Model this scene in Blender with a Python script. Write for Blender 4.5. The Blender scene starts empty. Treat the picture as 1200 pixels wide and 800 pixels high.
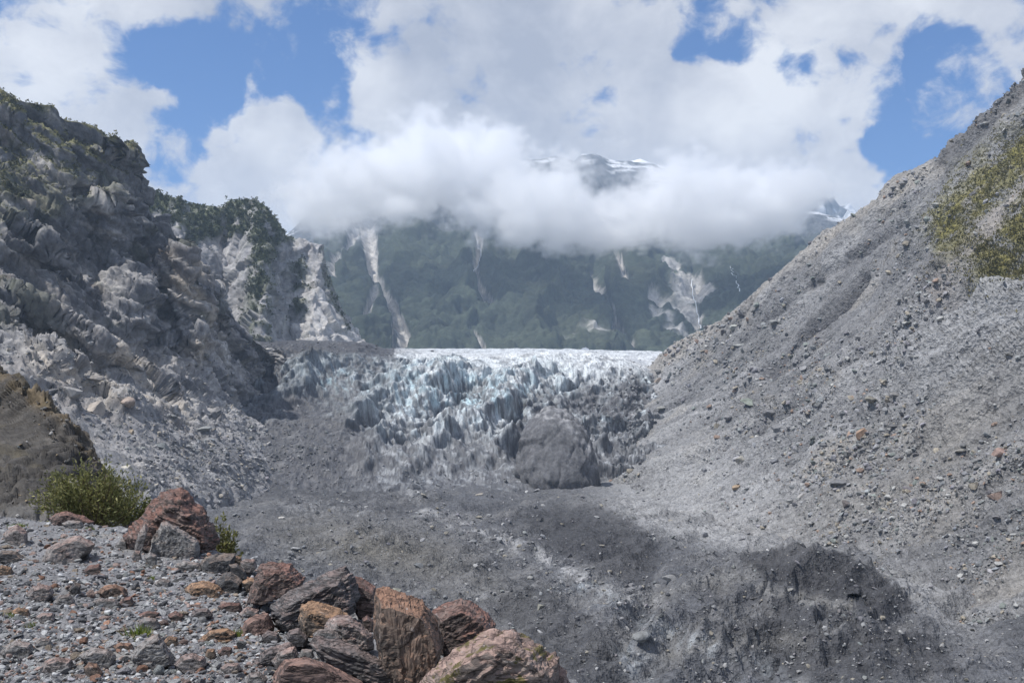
import bpy, bmesh, math, random
import numpy as np
from mathutils import Vector, Matrix

R = math.radians
random.seed(7)
rng = np.random.default_rng(11)
scene = bpy.context.scene
COL = scene.collection

# ------------------------------------------------------------------ camera, world, sun, exposure
F = 1178.0            # focal length in pixels of a 1200 px wide frame
YH = 480.0            # row of the true horizon; camera is level, at the origin, 1.65 m above the gravel
cam_d = bpy.data.cameras.new('camera')
cam_d.sensor_width = 36.0
cam_d.lens = 36.0 * F / 1200.0
cam_d.shift_y = (YH - 400.0) / 1200.0
cam_d.clip_start = 0.1
cam_d.clip_end = 60000.0
cam = bpy.data.objects.new('camera', cam_d)
cam.rotation_euler = (R(90), 0, 0)
COL.objects.link(cam)
scene.camera = cam

SUN_DIR = Vector((-0.46, -0.20, 0.86)).normalized()      # towards the sun: high on the left
sun_elev = math.asin(SUN_DIR.z)
sun_az = math.atan2(SUN_DIR.x, SUN_DIR.y)

world = bpy.data.worlds.new('World')
scene.world = world
world.use_nodes = True


def build_world():
    nt = world.node_tree
    nt.nodes.clear()
    N = nt.nodes.new
    L = nt.links.new
    out = N('ShaderNodeOutputWorld')
    bg = N('ShaderNodeBackground')
    bg.inputs['Strength'].default_value = 0.12
    L(bg.outputs[0], out.inputs['Surface'])
    sky = N('ShaderNodeTexSky')
    sky.sky_type = 'NISHITA'
    sky.sun_disc = False
    sky.sun_elevation = sun_elev
    sky.sun_rotation = sun_az
    sky.altitude = 300
    sky.air_density = 1.0
    sky.dust_density = 0.6
    sky.ozone_density = 2.0
    tc = N('ShaderNodeTexCoord')
    D = tc.outputs['Generated']

    def math_(op, a, b=None, clamp=False):
        n = N('ShaderNodeMath')
        n.operation = op
        n.use_clamp = clamp
        for i, v in enumerate((a, b)):
            if v is None:
                continue
            if isinstance(v, (int, float)):
                n.inputs[i].default_value = v
            else:
                L(v, n.inputs[i])
        return n.outputs[0]

    def vscale(vec, s):
        n = N('ShaderNodeVectorMath')
        n.operation = 'MULTIPLY'
        L(vec, n.inputs[0])
        n.inputs[1].default_value = s
        return n.outputs[0]

    def noise(vec, scale, detail, rough, dist=0.0):
        n = N('ShaderNodeTexNoise')
        n.inputs['Scale'].default_value = scale
        n.inputs['Detail'].default_value = detail
        n.inputs['Roughness'].default_value = rough
        n.inputs['Distortion'].default_value = dist
        L(vec, n.inputs['Vector'])
        return n.outputs['Fac']

    def smooth(v, a, b, lo=0.0, hi=1.0):
        n = N('ShaderNodeMapRange')
        n.interpolation_type = 'SMOOTHSTEP'
        L(v, n.inputs['Value'])
        n.inputs['From Min'].default_value = a
        n.inputs['From Max'].default_value = b
        n.inputs['To Min'].default_value = lo
        n.inputs['To Max'].default_value = hi
        return n.outputs['Result']

    # cloud banks and clear gaps of this sky: (column, row, angular radius in pixels, amount)
    sway = N('ShaderNodeTexNoise')
    sway.inputs['Scale'].default_value = 10.0
    sway.inputs['Detail'].default_value = 6.0
    L(D, sway.inputs['Vector'])
    off = N('ShaderNodeVectorMath')
    off.operation = 'MULTIPLY_ADD'
    L(sway.outputs['Color'], off.inputs[0])
    off.inputs[1].default_value = (0.11, 0.0, 0.11)
    L(D, off.inputs[2])
    nrm = N('ShaderNodeVectorMath')
    nrm.operation = 'NORMALIZE'
    L(off.outputs[0], nrm.inputs[0])
    DW = nrm.outputs[0]

    def spot(px, py, r, a):
        px += 0.055 * F
        py -= 0.055 * F
        d = Vector(((px - 600) / F, 1.0, (YH - py) / F)).normalized()
        dt = N('ShaderNodeVectorMath')
        dt.operation = 'DOT_PRODUCT'
        L(DW, dt.inputs[0])
        dt.inputs[1].default_value = d
        return smooth(dt.outputs['Value'], math.cos(1.15 * r / F), math.cos(0.15 * r / F), 0.0, a)

    gaps = [(165, 66, 52, -1.0), (225, 84, 60, -1.0), (285, 72, 56, -1.0), (345, 78, 56, -1.0), (395, 84, 40, -.8), (408, 132, 36, -.9),
            (212, 182, 46, -.9), (262, 236, 26, -.4), (440, 160, 20, -.5), (250, 112, 36, -.7),
            (835, 28, 40, -1.0), (880, 42, 40, -.9), (930, 76, 30, -.8),
            (1105, 112, 76, -1.2), (1145, 150, 76, -1.2), (1085, 185, 50, -1.0), (1165, 90, 60, -.8), (1120, 70, 40, -.6)]
    banks = [(305, 140, 62, 1.0), (350, 178, 60, .9), (190, 150, 40, .75), (60, 90, 130, .6), (600, 100, 200, .6), (290, 200, 60, .7), (260, 15, 120, .45),
             (880, 130, 90, .7), (1005, 125, 46, .8), (760, 160, 150, .4), (150, 205, 50, .5), (1000, 215, 60, .7), (940, 170, 60, .4),
             (705, 112, 70, .7), (950, 160, 40, .5), (395, 108, 18, .6), (1190, 85, 34, .65), (1060, 20, 110, .6), (600, 300, 300, .5)]
    tot = None
    for s in gaps + banks:
        v = spot(*s)
        tot = v if tot is None else math_('ADD', tot, v)
    stretched = vscale(D, (1.0, 1.0, 1.35))
    puff = noise(stretched, 7.5, 9.0, 0.56, 0.25)
    puff_fine = noise(stretched, 26.0, 7.0, 0.6, 0.4)
    wisp = math_('ADD', math_('MULTIPLY', puff, 5.0), math_('MULTIPLY', puff_fine, 2.6))
    tot = math_('MAXIMUM', math_('MINIMUM', tot, 0.75), -0.85)
    field = math_('ADD', math_('ADD', tot, wisp), -3.42)
    cover = smooth(field, -0.15, 0.75)
    # light and grey bodies inside the clouds
    body = noise(stretched, 5.2, 6.0, 0.55, 0.15)
    body2 = noise(stretched, 13.0, 9.0, 0.62, 0.3)
    tone = math_('ADD', math_('MULTIPLY', body, 0.55), math_('MULTIPLY', body2, 0.45))
    grey = spot(650, 70, 190, 0.10)
    grey = math_('ADD', grey, spot(560, 30, 120, 0.06))
    grey = math_('ADD', grey, spot(330, 20, 120, 0.08))
    bright = math_('ADD', spot(880, 120, 80, 0.13), spot(300, 130, 60, 0.10))
    bright = math_('ADD', bright, spot(430, 40, 60, 0.08))
    bright = math_('ADD', bright, spot(100, 60, 60, 0.06))
    tone = math_('ADD', math_('SUBTRACT', tone, grey), bright)
    ramp = N('ShaderNodeValToRGB')
    ramp.color_ramp.elements[0].position = 0.30
    ramp.color_ramp.elements[0].color = (0.42, 0.45, 0.53, 1)
    ramp.color_ramp.elements[1].position = 0.66
    ramp.color_ramp.elements[1].color = (0.92, 0.93, 0.95, 1)
    e = ramp.color_ramp.elements.new(0.48)
    e.color = (0.66, 0.675, 0.725, 1)
    L(tone, ramp.inputs[0])
    gain = N('ShaderNodeMix')
    gain.data_type = 'RGBA'
    gain.blend_type = 'MULTIPLY'
    gain.inputs[0].default_value = 1.0
    L(ramp.outputs[0], gain.inputs[6])
    k = 1.0 / 0.12
    gain.inputs[7].default_value = (k, k, k, 1)
    skyc = N('ShaderNodeMix')
    skyc.data_type = 'RGBA'
    skyc.blend_type = 'MULTIPLY'
    skyc.inputs[0].default_value = 1.0
    L(sky.outputs[0], skyc.inputs[6])
    skyc.inputs[7].default_value = SKY_TINT
    mix = N('ShaderNodeMix')
    mix.data_type = 'RGBA'
    L(cover, mix.inputs[0])
    L(skyc.outputs[2], mix.inputs[6])
    L(gain.outputs[2], mix.inputs[7])
    L(mix.outputs[2], bg.inputs['Color'])


SKY_TINT = (0.28, 0.60, 0.98, 1.0)
build_world()

sun_d = bpy.data.lights.new('sun', 'SUN')
sun_d.energy = 5.0
sun_d.angle = R(0.6)
sun_d.color = (1.0, 0.97, 0.925)
sun = bpy.data.objects.new('sun', sun_d)
sun.rotation_euler = (-SUN_DIR).to_track_quat('-Z', 'Y').to_euler()
COL.objects.link(sun)

scene.view_settings.view_transform = 'Standard'
scene.view_settings.look = 'None'
scene.view_settings.exposure = 0.0
scene.view_settings.gamma = 1.0
scene.view_settings.use_curve_mapping = False
scene.render.engine = 'CYCLES'
scene.cycles.use_denoising = True
scene.cycles.max_bounces = 20
scene.cycles.diffuse_bounces = 3
scene.cycles.glossy_bounces = 2
scene.cycles.transmission_bounces = 2
scene.cycles.transparent_max_bounces = 8
scene.cycles.volume_bounces = 18
scene.cycles.volume_max_steps = 128

# ------------------------------------------------------------------ noise (numpy)
U = np.uint32


def hash3(ix, iy, iz, seed):
    with np.errstate(over='ignore'):
        h = ix.astype(np.int64).astype(U) * U(374761393) + iy.astype(np.int64).astype(U) * U(668265263) \
            + iz.astype(np.int64).astype(U) * U(2246822519) + U((seed * 3266489917) & 0xffffffff)
        h = (h ^ (h >> U(13))) * U(1274126177)
        h = (h ^ (h >> U(16))) * U(2654435761)
        h ^= h >> U(15)
    return h


def unit(h, k):
    """three 10-bit fields of a hash as -1..1"""
    return ((h >> U(10 * k)) & U(1023)).astype(np.float32) * np.float32(2.0 / 1023.0) - np.float32(1.0)


def gnoise(p, seed=0):
    p = np.asarray(p, dtype=np.float32)
    i = np.floor(p)
    f = p - i
    i = i.astype(np.int32)
    u = f * f * f * (f * (f * 6 - 15) + 10)
    r = np.zeros(len(p), np.float32)
    for a in (0, 1):
        wx = u[:, 0] if a else 1 - u[:, 0]
        for b in (0, 1):
            wy = u[:, 1] if b else 1 - u[:, 1]
            for c in (0, 1):
                wz = u[:, 2] if c else 1 - u[:, 2]
                h = hash3(i[:, 0] + a, i[:, 1] + b, i[:, 2] + c, seed)
                r += wx * wy * wz * (unit(h, 0) * (f[:, 0] - a) + unit(h, 1) * (f[:, 1] - b) + unit(h, 2) * (f[:, 2] - c))
    return r * 1.2


def fbm(p, octaves=5, seed=0, gain=0.5, lac=2.03):
    r = np.zeros(len(p), np.float32)
    a, s = 1.0, 1.0
    for o in range(octaves):
        r += a * gnoise(p * np.float32(s) + np.float32(o * 17.3), seed + o)
        a *= gain
        s *= lac
    return r


def ridged(p, octaves=4, seed=0, gain=0.5, lac=2.1):
    r = np.zeros(len(p), np.float32)
    a, s, w = 1.0, 1.0, 1.0
    for o in range(octaves):
        n = (1 - np.minimum(np.abs(gnoise(p * np.float32(s) + np.float32(o * 9.7), seed + o)) * 1.8, 1)) ** 2
        r += a * n * w
        w = np.clip(n * 1.4, 0, 1)
        a *= gain
        s *= lac
    return r


def voro(p, seed=0, jitter=0.85):
    p = np.asarray(p, dtype=np.float32)
    base = np.floor(p - 0.5).astype(np.int32)
    n = len(p)
    f1 = np.full(n, 9.0, np.float32)
    f2 = np.full(n, 9.0, np.float32)
    hid = np.zeros(n, U)
    dv = np.zeros((n, 3), np.float32)
    for a in (0, 1):
        for b in (0, 1):
            for c in (0, 1):
                h = hash3(base[:, 0] + a, base[:, 1] + b, base[:, 2] + c, seed)
                d = np.empty((n, 3), np.float32)
                for k, o in enumerate((a, b, c)):
                    d[:, k] = p[:, k] - (base[:, k] + o + 0.5 + 0.5 * jitter * unit(h, k))
                q = (d * d).sum(1)
                near = q < f1
                f2 = np.where(near, f1, np.minimum(f2, q))
                f1 = np.where(near, q, f1)
                hid = np.where(near, h, hid)
                dv[near] = d[near]
    return np.sqrt(f1), np.sqrt(f2), hid, dv


def rnd(h, salt=1):
    with np.errstate(over='ignore'):
        h = (h ^ U(salt * 7919)) * U(2654435761)
        h ^= h >> U(13)
    return (h & U(65535)).astype(np.float32) / np.float32(65535)


def facet(p, seed=0, tilt=1.1):
    """blocky broken rock: each cell is a randomly tilted plane"""
    f1, f2, h, d = voro(p, seed)
    g = np.stack([rnd(h, 3) - .5, rnd(h, 4) - .5, rnd(h, 5) - .5], 1) * 2
    return (rnd(h, 6) - .5) * 1.1 + tilt * (g * d).sum(1)


def beds(z, seed, ref, gap=0.12):
    """stepped ledges: each bed overhangs upwards, then steps back; z is height across the beds in bed thicknesses"""
    t = z + 0.9 * fbm(ref, 3, seed)
    k = np.floor(t)
    f = t - k
    h = hash3(k.astype(np.int32), k.astype(np.int32) * 0, k.astype(np.int32) * 0, seed)
    prof = np.where(f < 1 - gap, f / (1 - gap), (1 - f) / gap)
    return (prof - .5) * (.55 + .9 * rnd(h, 2)) * sstep(-.5, .15, gnoise(ref * 1.7, seed + 5))


def sstep(a, b, x):
    t = np.clip((x - a) / (b - a), 0, 1)
    return t * t * (3 - 2 * t)


def rotm(rx=0, ry=0, rz=0):
    from mathutils import Euler
    return np.array(Euler((R(rx), R(ry), R(rz))).to_matrix(), dtype=np.float32)


# ------------------------------------------------------------------ places
def P(px, py, d):
    return ((px - 600.0) / F * d, d, (YH - py) / F * d)


def PA(a):
    a = np.asarray(a, dtype=np.float64)
    return np.stack([(a[..., 0] - 600) / F * a[..., 2], a[..., 2], (YH - a[..., 1]) / F * a[..., 2]], -1)


def seen(v):
    """where points lie in the photograph's frame"""
    y = np.maximum(v[:, 1], 0.5)
    return 600 + F * v[:, 0] / y, YH - F * v[:, 2] / y


def spotmask(px, py, cx, cy, rx, ry=None, ang=0.0):
    ry = ry or rx
    c, s = math.cos(R(ang)), math.sin(R(ang))
    dx, dy = px - cx, py - cy
    u, v = (dx * c + dy * s) / rx, (-dx * s + dy * c) / ry
    return np.exp(-(u * u + v * v)).astype(np.float32)


def linemask(px, py, pts, w0, w1=None):
    """soft band along a polyline; widths go from w0 to w1"""
    w1 = w1 if w1 is not None else w0
    best = np.full(px.shape, 1e9, np.float32)
    pts = np.asarray(pts, float)
    n = len(pts) - 1
    for i in range(n):
        a, b = pts[i], pts[i + 1]
        ab = b - a
        t = np.clip(((px - a[0]) * ab[0] + (py - a[1]) * ab[1]) / (ab @ ab), 0, 1)
        d = np.hypot(px - a[0] - t * ab[0], py - a[1] - t * ab[1])
        w = w0 + (w1 - w0) * (i + t) / n
        best = np.minimum(best, d / w)
    return np.exp(-best * best).astype(np.float32)


def polymask(px, py, pts, soft=4.0):
    """1 inside an outline, fading over a few pixels at its edge"""
    pts = np.asarray(pts, float)
    inside = np.zeros(px.shape, bool)
    best = np.full(px.shape, 1e9)
    for i in range(len(pts)):
        a, b = pts[i], pts[(i + 1) % len(pts)]
        cr = (a[1] > py) != (b[1] > py)
        with np.errstate(divide='ignore', invalid='ignore'):
            xx = (b[0] - a[0]) * (py - a[1]) / (b[1] - a[1]) + a[0]
        inside ^= cr & (px < xx)
        ab = b - a
        t = np.clip(((px - a[0]) * ab[0] + (py - a[1]) * ab[1]) / (ab @ ab), 0, 1)
        best = np.minimum(best, np.hypot(px - a[0] - t * ab[0], py - a[1] - t * ab[1]))
    return np.where(inside, np.clip(.5 + best / soft, 0, 1), np.clip(.5 - best / soft, 0, 1)).astype(np.float32)


def mixc(c, m, col):
    m = np.clip(m, 0, 1)[:, None]
    return c * (1 - m) + np.asarray(col, np.float32) * m


# ------------------------------------------------------------------ mesh helpers
def mesh_from(name, verts, faces, cols=None, smooth=False):
    """faces: (n,3) or (n,4) int array"""
    me = bpy.data.meshes.new(name)
    verts = np.ascontiguousarray(verts, dtype=np.float32)
    faces = np.ascontiguousarray(faces, dtype=np.int32)
    n, k = faces.shape
    me.vertices.add(len(verts))
    me.vertices.foreach_set('co', verts.ravel())
    me.loops.add(n * k)
    me.loops.foreach_set('vertex_index', faces.ravel())
    me.polygons.add(n)
    me.polygons.foreach_set('loop_start', np.arange(0, n * k, k, dtype=np.int32))
    me.polygons.foreach_set('use_smooth', np.full(n, bool(smooth)))
    me.update(calc_edges=True)
    if cols is not None:
        at = me.attributes.new('tone', 'FLOAT_COLOR', 'POINT')
        c4 = np.ones((len(verts), 4), np.float32)
        c4[:, :3] = cols
        at.data.foreach_set('color', c4.ravel())
    return me


def add(name, me, mat=None, parent=None, label=None, category=None, group=None, kind=None, loc=None):
    o = bpy.data.objects.new(name, me)
    COL.objects.link(o)
    if mat is not None and me is not None:
        me.materials.clear()
        me.materials.append(mat)
    if parent is not None:
        o.parent = parent
    if loc is not None:
        o.location = loc
    for k, v in (('label', label), ('category', category), ('group', group), ('kind', kind)):
        if v:
            o[k] = v
    return o


def grid_faces(nv, nu):
    i = np.arange((nv - 1) * (nu - 1))
    r, c = i // (nu - 1), i % (nu - 1)
    a = r * nu + c
    return np.stack([a, a + nu, a + nu + 1, a + 1], 1)


def grid_normals(V):
    du = np.gradient(V, axis=1)
    dv = np.gradient(V, axis=0)
    n = np.cross(dv, du)
    n /= np.linalg.norm(n, axis=2, keepdims=True) + 1e-9
    return n


def loft(rows, nu, nv, vpos=None, warp=None):
    """smooth sheet through control rows (each a list of (column, row, distance)); rows run from top to foot"""
    pts = []
    for r in rows:
        r = np.asarray(r, float)
        d = np.hypot(np.diff(r[:, 0]), np.diff(r[:, 1]))
        t = np.concatenate([[0], np.cumsum(d)])
        t /= t[-1]
        w = PA(r)
        s = np.linspace(0, 1, nu)
        if warp is not None:
            s = warp(s)
        pts.append(np.stack([np.interp(s, t, w[:, k]) for k in range(3)], 1))
    pts = np.stack(pts)                     # rows, nu, 3
    m = len(rows)
    vp = np.linspace(0, 1, m) if vpos is None else np.asarray(vpos, float)
    tv = np.linspace(0, 1, nv)
    seg = np.clip(np.searchsorted(vp, tv, side='right') - 1, 0, m - 2)
    h = vp[seg + 1] - vp[seg]
    f = ((tv - vp[seg]) / h)[:, None, None]
    tan = np.zeros_like(pts)
    for k in range(m):
        if k == 0:
            tan[k] = (pts[1] - pts[0]) / (vp[1] - vp[0])
        elif k == m - 1:
            tan[k] = (pts[k] - pts[k - 1]) / (vp[k] - vp[k - 1])
        else:
            a = (pts[k] - pts[k - 1]) / (vp[k] - vp[k - 1])
            b = (pts[k + 1] - pts[k]) / (vp[k + 1] - vp[k])
            tan[k] = np.where(a * b > 0, 2 * a * b / np.where(np.abs(a + b) > 1e-9, a + b, 1), 0)
    H = h[:, None, None]
    p0, p1, m0, m1 = pts[seg], pts[seg + 1], tan[seg] * H, tan[seg + 1] * H
    V = (2 * f**3 - 3 * f**2 + 1) * p0 + (f**3 - 2 * f**2 + f) * m0 + (-2 * f**3 + 3 * f**2) * p1 + (f**3 - f**2) * m1
    return V


# ------------------------------------------------------------------ materials
def new_mat(name):
    m = bpy.data.materials.new(name)
    m.use_nodes = True
    nt = m.node_tree
    nt.nodes.clear()
    out = nt.nodes.new('ShaderNodeOutputMaterial')
    bs = nt.nodes.new('ShaderNodeBsdfPrincipled')
    nt.links.new(bs.outputs[0], out.inputs['Surface'])
    bs.inputs['Specular IOR Level'].default_value = 0.25
    return m, nt, bs


def tex_noise(nt, vec, scale, detail=6, rough=0.6, dist=0.0):
    n = nt.nodes.new('ShaderNodeTexNoise')
    n.inputs['Scale'].default_value = scale
    n.inputs['Detail'].default_value = detail
    n.inputs['Roughness'].default_value = rough
    n.inputs['Distortion'].default_value = dist
    nt.links.new(vec, n.inputs['Vector'])
    return n


def ramp2(nt, val, p0, c0, p1, c1):
    r = nt.nodes.new('ShaderNodeValToRGB')
    r.color_ramp.elements[0].position = p0
    r.color_ramp.elements[0].color = (*c0, 1)
    r.color_ramp.elements[1].position = p1
    r.color_ramp.elements[1].color = (*c1, 1)
    nt.links.new(val, r.inputs[0])
    return r.outputs[0]


def mixn(nt, fac, a, b, mode='MIX'):
    n = nt.nodes.new('ShaderNodeMix')
    n.data_type = 'RGBA'
    n.blend_type = mode
    for s, v in ((n.inputs[0], fac), (n.inputs[6], a), (n.inputs[7], b)):
        if isinstance(v, (int, float)):
            s.default_value = v
        elif isinstance(v, tuple):
            s.default_value = (*v, 1) if len(v) == 3 else v
        else:
            nt.links.new(v, s)
    return n.outputs[2]


def vmul(nt, vec, s):
    n = nt.nodes.new('ShaderNodeVectorMath')
    n.operation = 'MULTIPLY'
    nt.links.new(vec, n.inputs[0])
    n.inputs[1].default_value = s
    return n.outputs[0]


def bump(nt, bs, h, strength, dist, prev=None):
    b = nt.nodes.new('ShaderNodeBump')
    b.inputs['Strength'].default_value = strength
    b.inputs['Distance'].default_value = dist
    nt.links.new(h, b.inputs['Height'])
    if prev is not None:
        nt.links.new(prev, b.inputs['Normal'])
    nt.links.new(b.outputs[0], bs.inputs['Normal'])
    return b.outputs[0]


def terrain_mat(name, stone, grain, contrast=0.45, bstr=0.6, rough=0.9, speck=0.0, streak=None):
    """ground whose colour comes from the mesh; stone = size of the stones in metres, grain = size of fine grain"""
    m, nt, bs = new_mat(name)
    at = nt.nodes.new('ShaderNodeAttribute')
    at.attribute_name = 'tone'
    tc = nt.nodes.new('ShaderNodeTexCoord')
    O = tc.outputs['Object']
    n1 = tex_noise(nt, O, 1.0 / grain, 8, 0.68)
    lo, hi = 1 - contrast, 1 + contrast
    c = mixn(nt, 1.0, at.outputs['Color'], ramp2(nt, n1.outputs['Fac'], 0.3, (lo,) * 3, 0.7, (hi,) * 3), 'MULTIPLY')
    h = n1.outputs['Fac']
    prev = bump(nt, bs, h, bstr, grain * 0.5)
    if stone:
        v = nt.nodes.new('ShaderNodeTexVoronoi')
        v.inputs['Scale'].default_value = 1.0 / stone
        v.inputs['Detail'].default_value = 2.0
        v.inputs['Roughness'].default_value = 0.7
        nt.links.new(O, v.inputs['Vector'])
        sep = nt.nodes.new('ShaderNodeSeparateColor')
        nt.links.new(v.outputs['Color'], sep.inputs[0])
        c = mixn(nt, speck, c, mixn(nt, 1.0, c, ramp2(nt, sep.outputs[0], 0.05, (0.5, 0.5, 0.52), 0.95, (1.75, 1.72, 1.68)), 'MULTIPLY'))
        prev = bump(nt, bs, v.outputs['Distance'], -0.9 if False else 0.8, stone * 0.35, prev)
    if streak is not None:
        n2 = tex_noise(nt, vmul(nt, O, streak), 1.0, 6, 0.6, 0.5)
        c = mixn(nt, 1.0, c, ramp2(nt, n2.outputs['Fac'], 0.32, (0.72, 0.72, 0.74), 0.7, (1.3, 1.29, 1.27)), 'MULTIPLY')
        prev = bump(nt, bs, n2.outputs['Fac'], 0.5, 1.0 / max(streak) * 0.4, prev)
    nt.links.new(c, bs.inputs['Base Color'])
    bs.inputs['Roughness'].default_value = rough
    return m


GREY = np.array((0.226, 0.230, 0.240), np.float32)
# ------------------------------------------------------------------ the setting: slopes, cliffs, glacier
TERRAIN = {}


def uvgrid(nv, nu):
    u, v = np.meshgrid(np.linspace(0, 1, nu), np.linspace(0, 1, nv))
    return u.ravel().astype(np.float32), v.ravel().astype(np.float32)


def finish(key, name, V, cols, mat, smooth=True, kind='structure', **kw):
    nv, nu = V.shape[:2]
    me = mesh_from(name, V.reshape(-1, 3), grid_faces(nv, nu), cols, smooth)
    o = add(name, me, mat, kind=kind, **kw)
    TERRAIN[key] = (V, grid_normals(V))
    return o


# ---- scree slope on the right
def build_right_slope():
    behind = [(735, 470, 900), (780, 450, 900), (900, 380, 820), (1010, 300, 720), (1110, 240, 660), (1230, 150, 560), (1420, 0, 470)]
    ridge = [(738, 432, 850), (765, 428, 815), (782, 413, 800), (800, 400, 785), (832, 383, 765), (870, 360, 735), (900, 330, 710),
             (930, 300, 690), (960, 275, 670), (985, 256, 655), (1020, 235, 635), (1050, 213, 620), (1100, 192, 598),
             (1115, 172, 588), (1135, 152, 575), (1160, 130, 560), (1200, 96, 535), (1300, 20, 480), (1420, -70, 430)]
    m1 = [(722, 470, 780), (770, 455, 745), (850, 425, 680), (930, 375, 620), (1010, 320, 565), (1090, 262, 510), (1150, 220, 480),
          (1200, 190, 455), (1320, 110, 400), (1450, 30, 360)]
    m2 = [(712, 510, 690), (770, 500, 640), (850, 480, 570), (930, 440, 510), (1010, 400, 455), (1090, 352, 410), (1150, 325, 385),
          (1200, 300, 365), (1330, 235, 320), (1480, 170, 280)]
    m3 = [(705, 535, 630), (760, 540, 550), (850, 540, 460), (930, 520, 400), (1010, 495, 350), (1090, 465, 310), (1150, 450, 290),
          (1200, 440, 272), (1340, 410, 225), (1500, 370, 195)]
    m4 = [(700, 555, 600), (745, 570, 500), (840, 592, 385), (930, 595, 325), (1010, 592, 282), (1090, 590, 248), (1150, 590, 228),
          (1200, 592, 212), (1340, 600, 170), (1520, 600, 145)]
    toe = [(692, 598, 512), (720, 620, 424), (782, 650, 338), (868, 684, 274), (955, 714, 235), (1042, 752, 200), (1112, 794, 172),
           (1182, 838, 150), (1325, 905, 123), (1510, 960, 108)]
    nv, nu = 380, 390
    V = loft([behind, ridge, m1, m2, m3, m4, toe], nu, nv, [0, .035, .24, .46, .68, .86, 1.0], lambda s: .87 * s ** 1.1)
    N = grid_normals(V).reshape(-1, 3)
    p = V.reshape(-1, 3)
    u, v = uvgrid(nv, nu)
    px, py = seen(p)
    across = .60 * p[:, 0] + .80 * p[:, 1]               # the slope falls to the left and away
    fl = lambda la, lz, s=0.0: np.stack([across / la, p[:, 2] / lz, u * 0 + s], 1).astype(np.float32)
    run = fl(11, 75)
    chute = np.clip(linemask(px, py, [(1008, 325), (970, 362), (930, 395), (893, 428)], 6, 7) + .28 * linemask(px, py, [(1050, 262), (1000, 300), (950, 336)], 5, 5)
                    + .2 * linemask(px, py, [(960, 330), (915, 362), (870, 400)], 5, 4) + .25 * linemask(px, py, [(1075, 330), (1030, 380), (985, 430)], 5, 5), 0, 1)
    bluff = np.clip(spotmask(px, py, 1130, 395, 80, 42, -28) * 1.8, 0, 1) * (px > 1040)
    bluff2 = spotmask(px, py, 1190, 360, 40, 40)
    veg = np.clip(linemask(px, py, [(1215, 165), (1150, 215), (1118, 262)], 26, 26) + linemask(px, py, [(1230, 230), (1190, 280), (1170, 315)], 34, 30)
                  + spotmask(px, py, 1120, 275, 26, 30), 0, 1)
    scar = linemask(px, py, [(1215, 215), (1180, 252), (1155, 290), (1130, 318), (1105, 345)], 9, 12)
    outcrop = np.clip(linemask(px, py, [(1102, 186), (1122, 162), (1150, 135), (1205, 85), (1300, 0)], 9, 14) * 1.3, 0, 1)
    crag = spotmask(px, py, 1110, 325, 50, 26, -30)
    amp = 1 - 0.5 * sstep(0.0, .06, .06 - v)
    d = 6.0 * fbm(fl(55, 150), 3, 5) + 3.4 * fbm(run, 4, 9) - 4.2 * ridged(fl(24, 170) + (.5 * fbm(p / 60, 2, 6))[:, None], 2, 10)
    d += 1.8 * fbm(p / 14, 4, 3) + 0.9 * np.abs(facet(p / 6.5, 8)) + 0.35 * facet(p / 2.6, 4)
    d -= 11 * chute
    d += (bluff + bluff2) * (7.0 * ridged(fl(9, 80), 2, 4) - 2.0)
    d += (outcrop + .8 * crag) * (2.6 * facet(p / 12, 31) + 1.6 * facet(p / 5, 32) + 1.0)
    d += veg * (2.5 + 2.2 * fbm(p / 5, 3, 40)) - 3.0 * scar * veg
    d += 4.5 * spotmask(px, py, 900, 480, 45, 22, -25) * facet(p / 9, 17)
    p = p + N * d[:, None].astype(np.float32)
    # ground colours, plus shade painted into the chute
    c = np.repeat(GREY[None] * .66, len(p), 0)
    nb = fbm(p / 45, 4, 51)
    c *= (1 + 0.40 * nb + 0.34 * fbm(run, 4, 52))[:, None]
    c = mixc(c, sstep(.1, .6, fbm(p / 30, 4, 60)) * .55, (0.185, 0.175, 0.16))
    c = mixc(c, sstep(.0, .5, fbm(fl(20, 90, 3), 3, 61)) * .6, (0.085, 0.087, 0.094))
    c = mixc(c, spotmask(px, py, 1110, 490, 90, 26, -28) * .5 + spotmask(px, py, 1080, 560, 160, 40, -20) * .3, (0.22, 0.205, 0.18))
    c = mixc(c, sstep(.55, .9, ridged(fl(24, 170) + (.5 * fbm(p / 60, 2, 6))[:, None], 2, 10)) * .45, (0.085, 0.087, 0.093))
    c = mixc(c, linemask(px, py, [(765, 428), (832, 383), (930, 300), (1050, 215), (1100, 195)], 9, 9) * .5, (0.24, 0.225, 0.205))
    c = mixc(c, (bluff + bluff2) * .8, (0.19, 0.195, 0.205))
    c = mixc(c, chute * .9, (0.055, 0.055, 0.06))  # near-black colour stands in for the chute's shaded wall
    c = mixc(c, outcrop * .75 + crag * .8, (0.075, 0.075, 0.08))
    c = mixc(c, veg * sstep(-.35, .15, fbm(p / 9, 4, 70)) * (1 - .85 * scar), (0.135, 0.125, 0.045))
    c = mixc(c, veg * sstep(.1, .5, fbm(p / 6, 4, 75)) * .7, (0.075, 0.075, 0.035))
    c = mixc(c, scar * .7, (0.20, 0.185, 0.175))
    c = mixc(c, spotmask(px, py, 815, 560, 70, 60) * .6, (0.235, 0.239, 0.247))
    mat = terrain_mat('scree_ground', 2.6, 1.6, 0.40, 0.9, 0.92, speck=0.9)
    finish('right', 'scree_slope', p.reshape(nv, nu, 3), c, mat)
    TERRAIN['right_veg'] = veg * (1 - scar)


build_right_slope()


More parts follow.
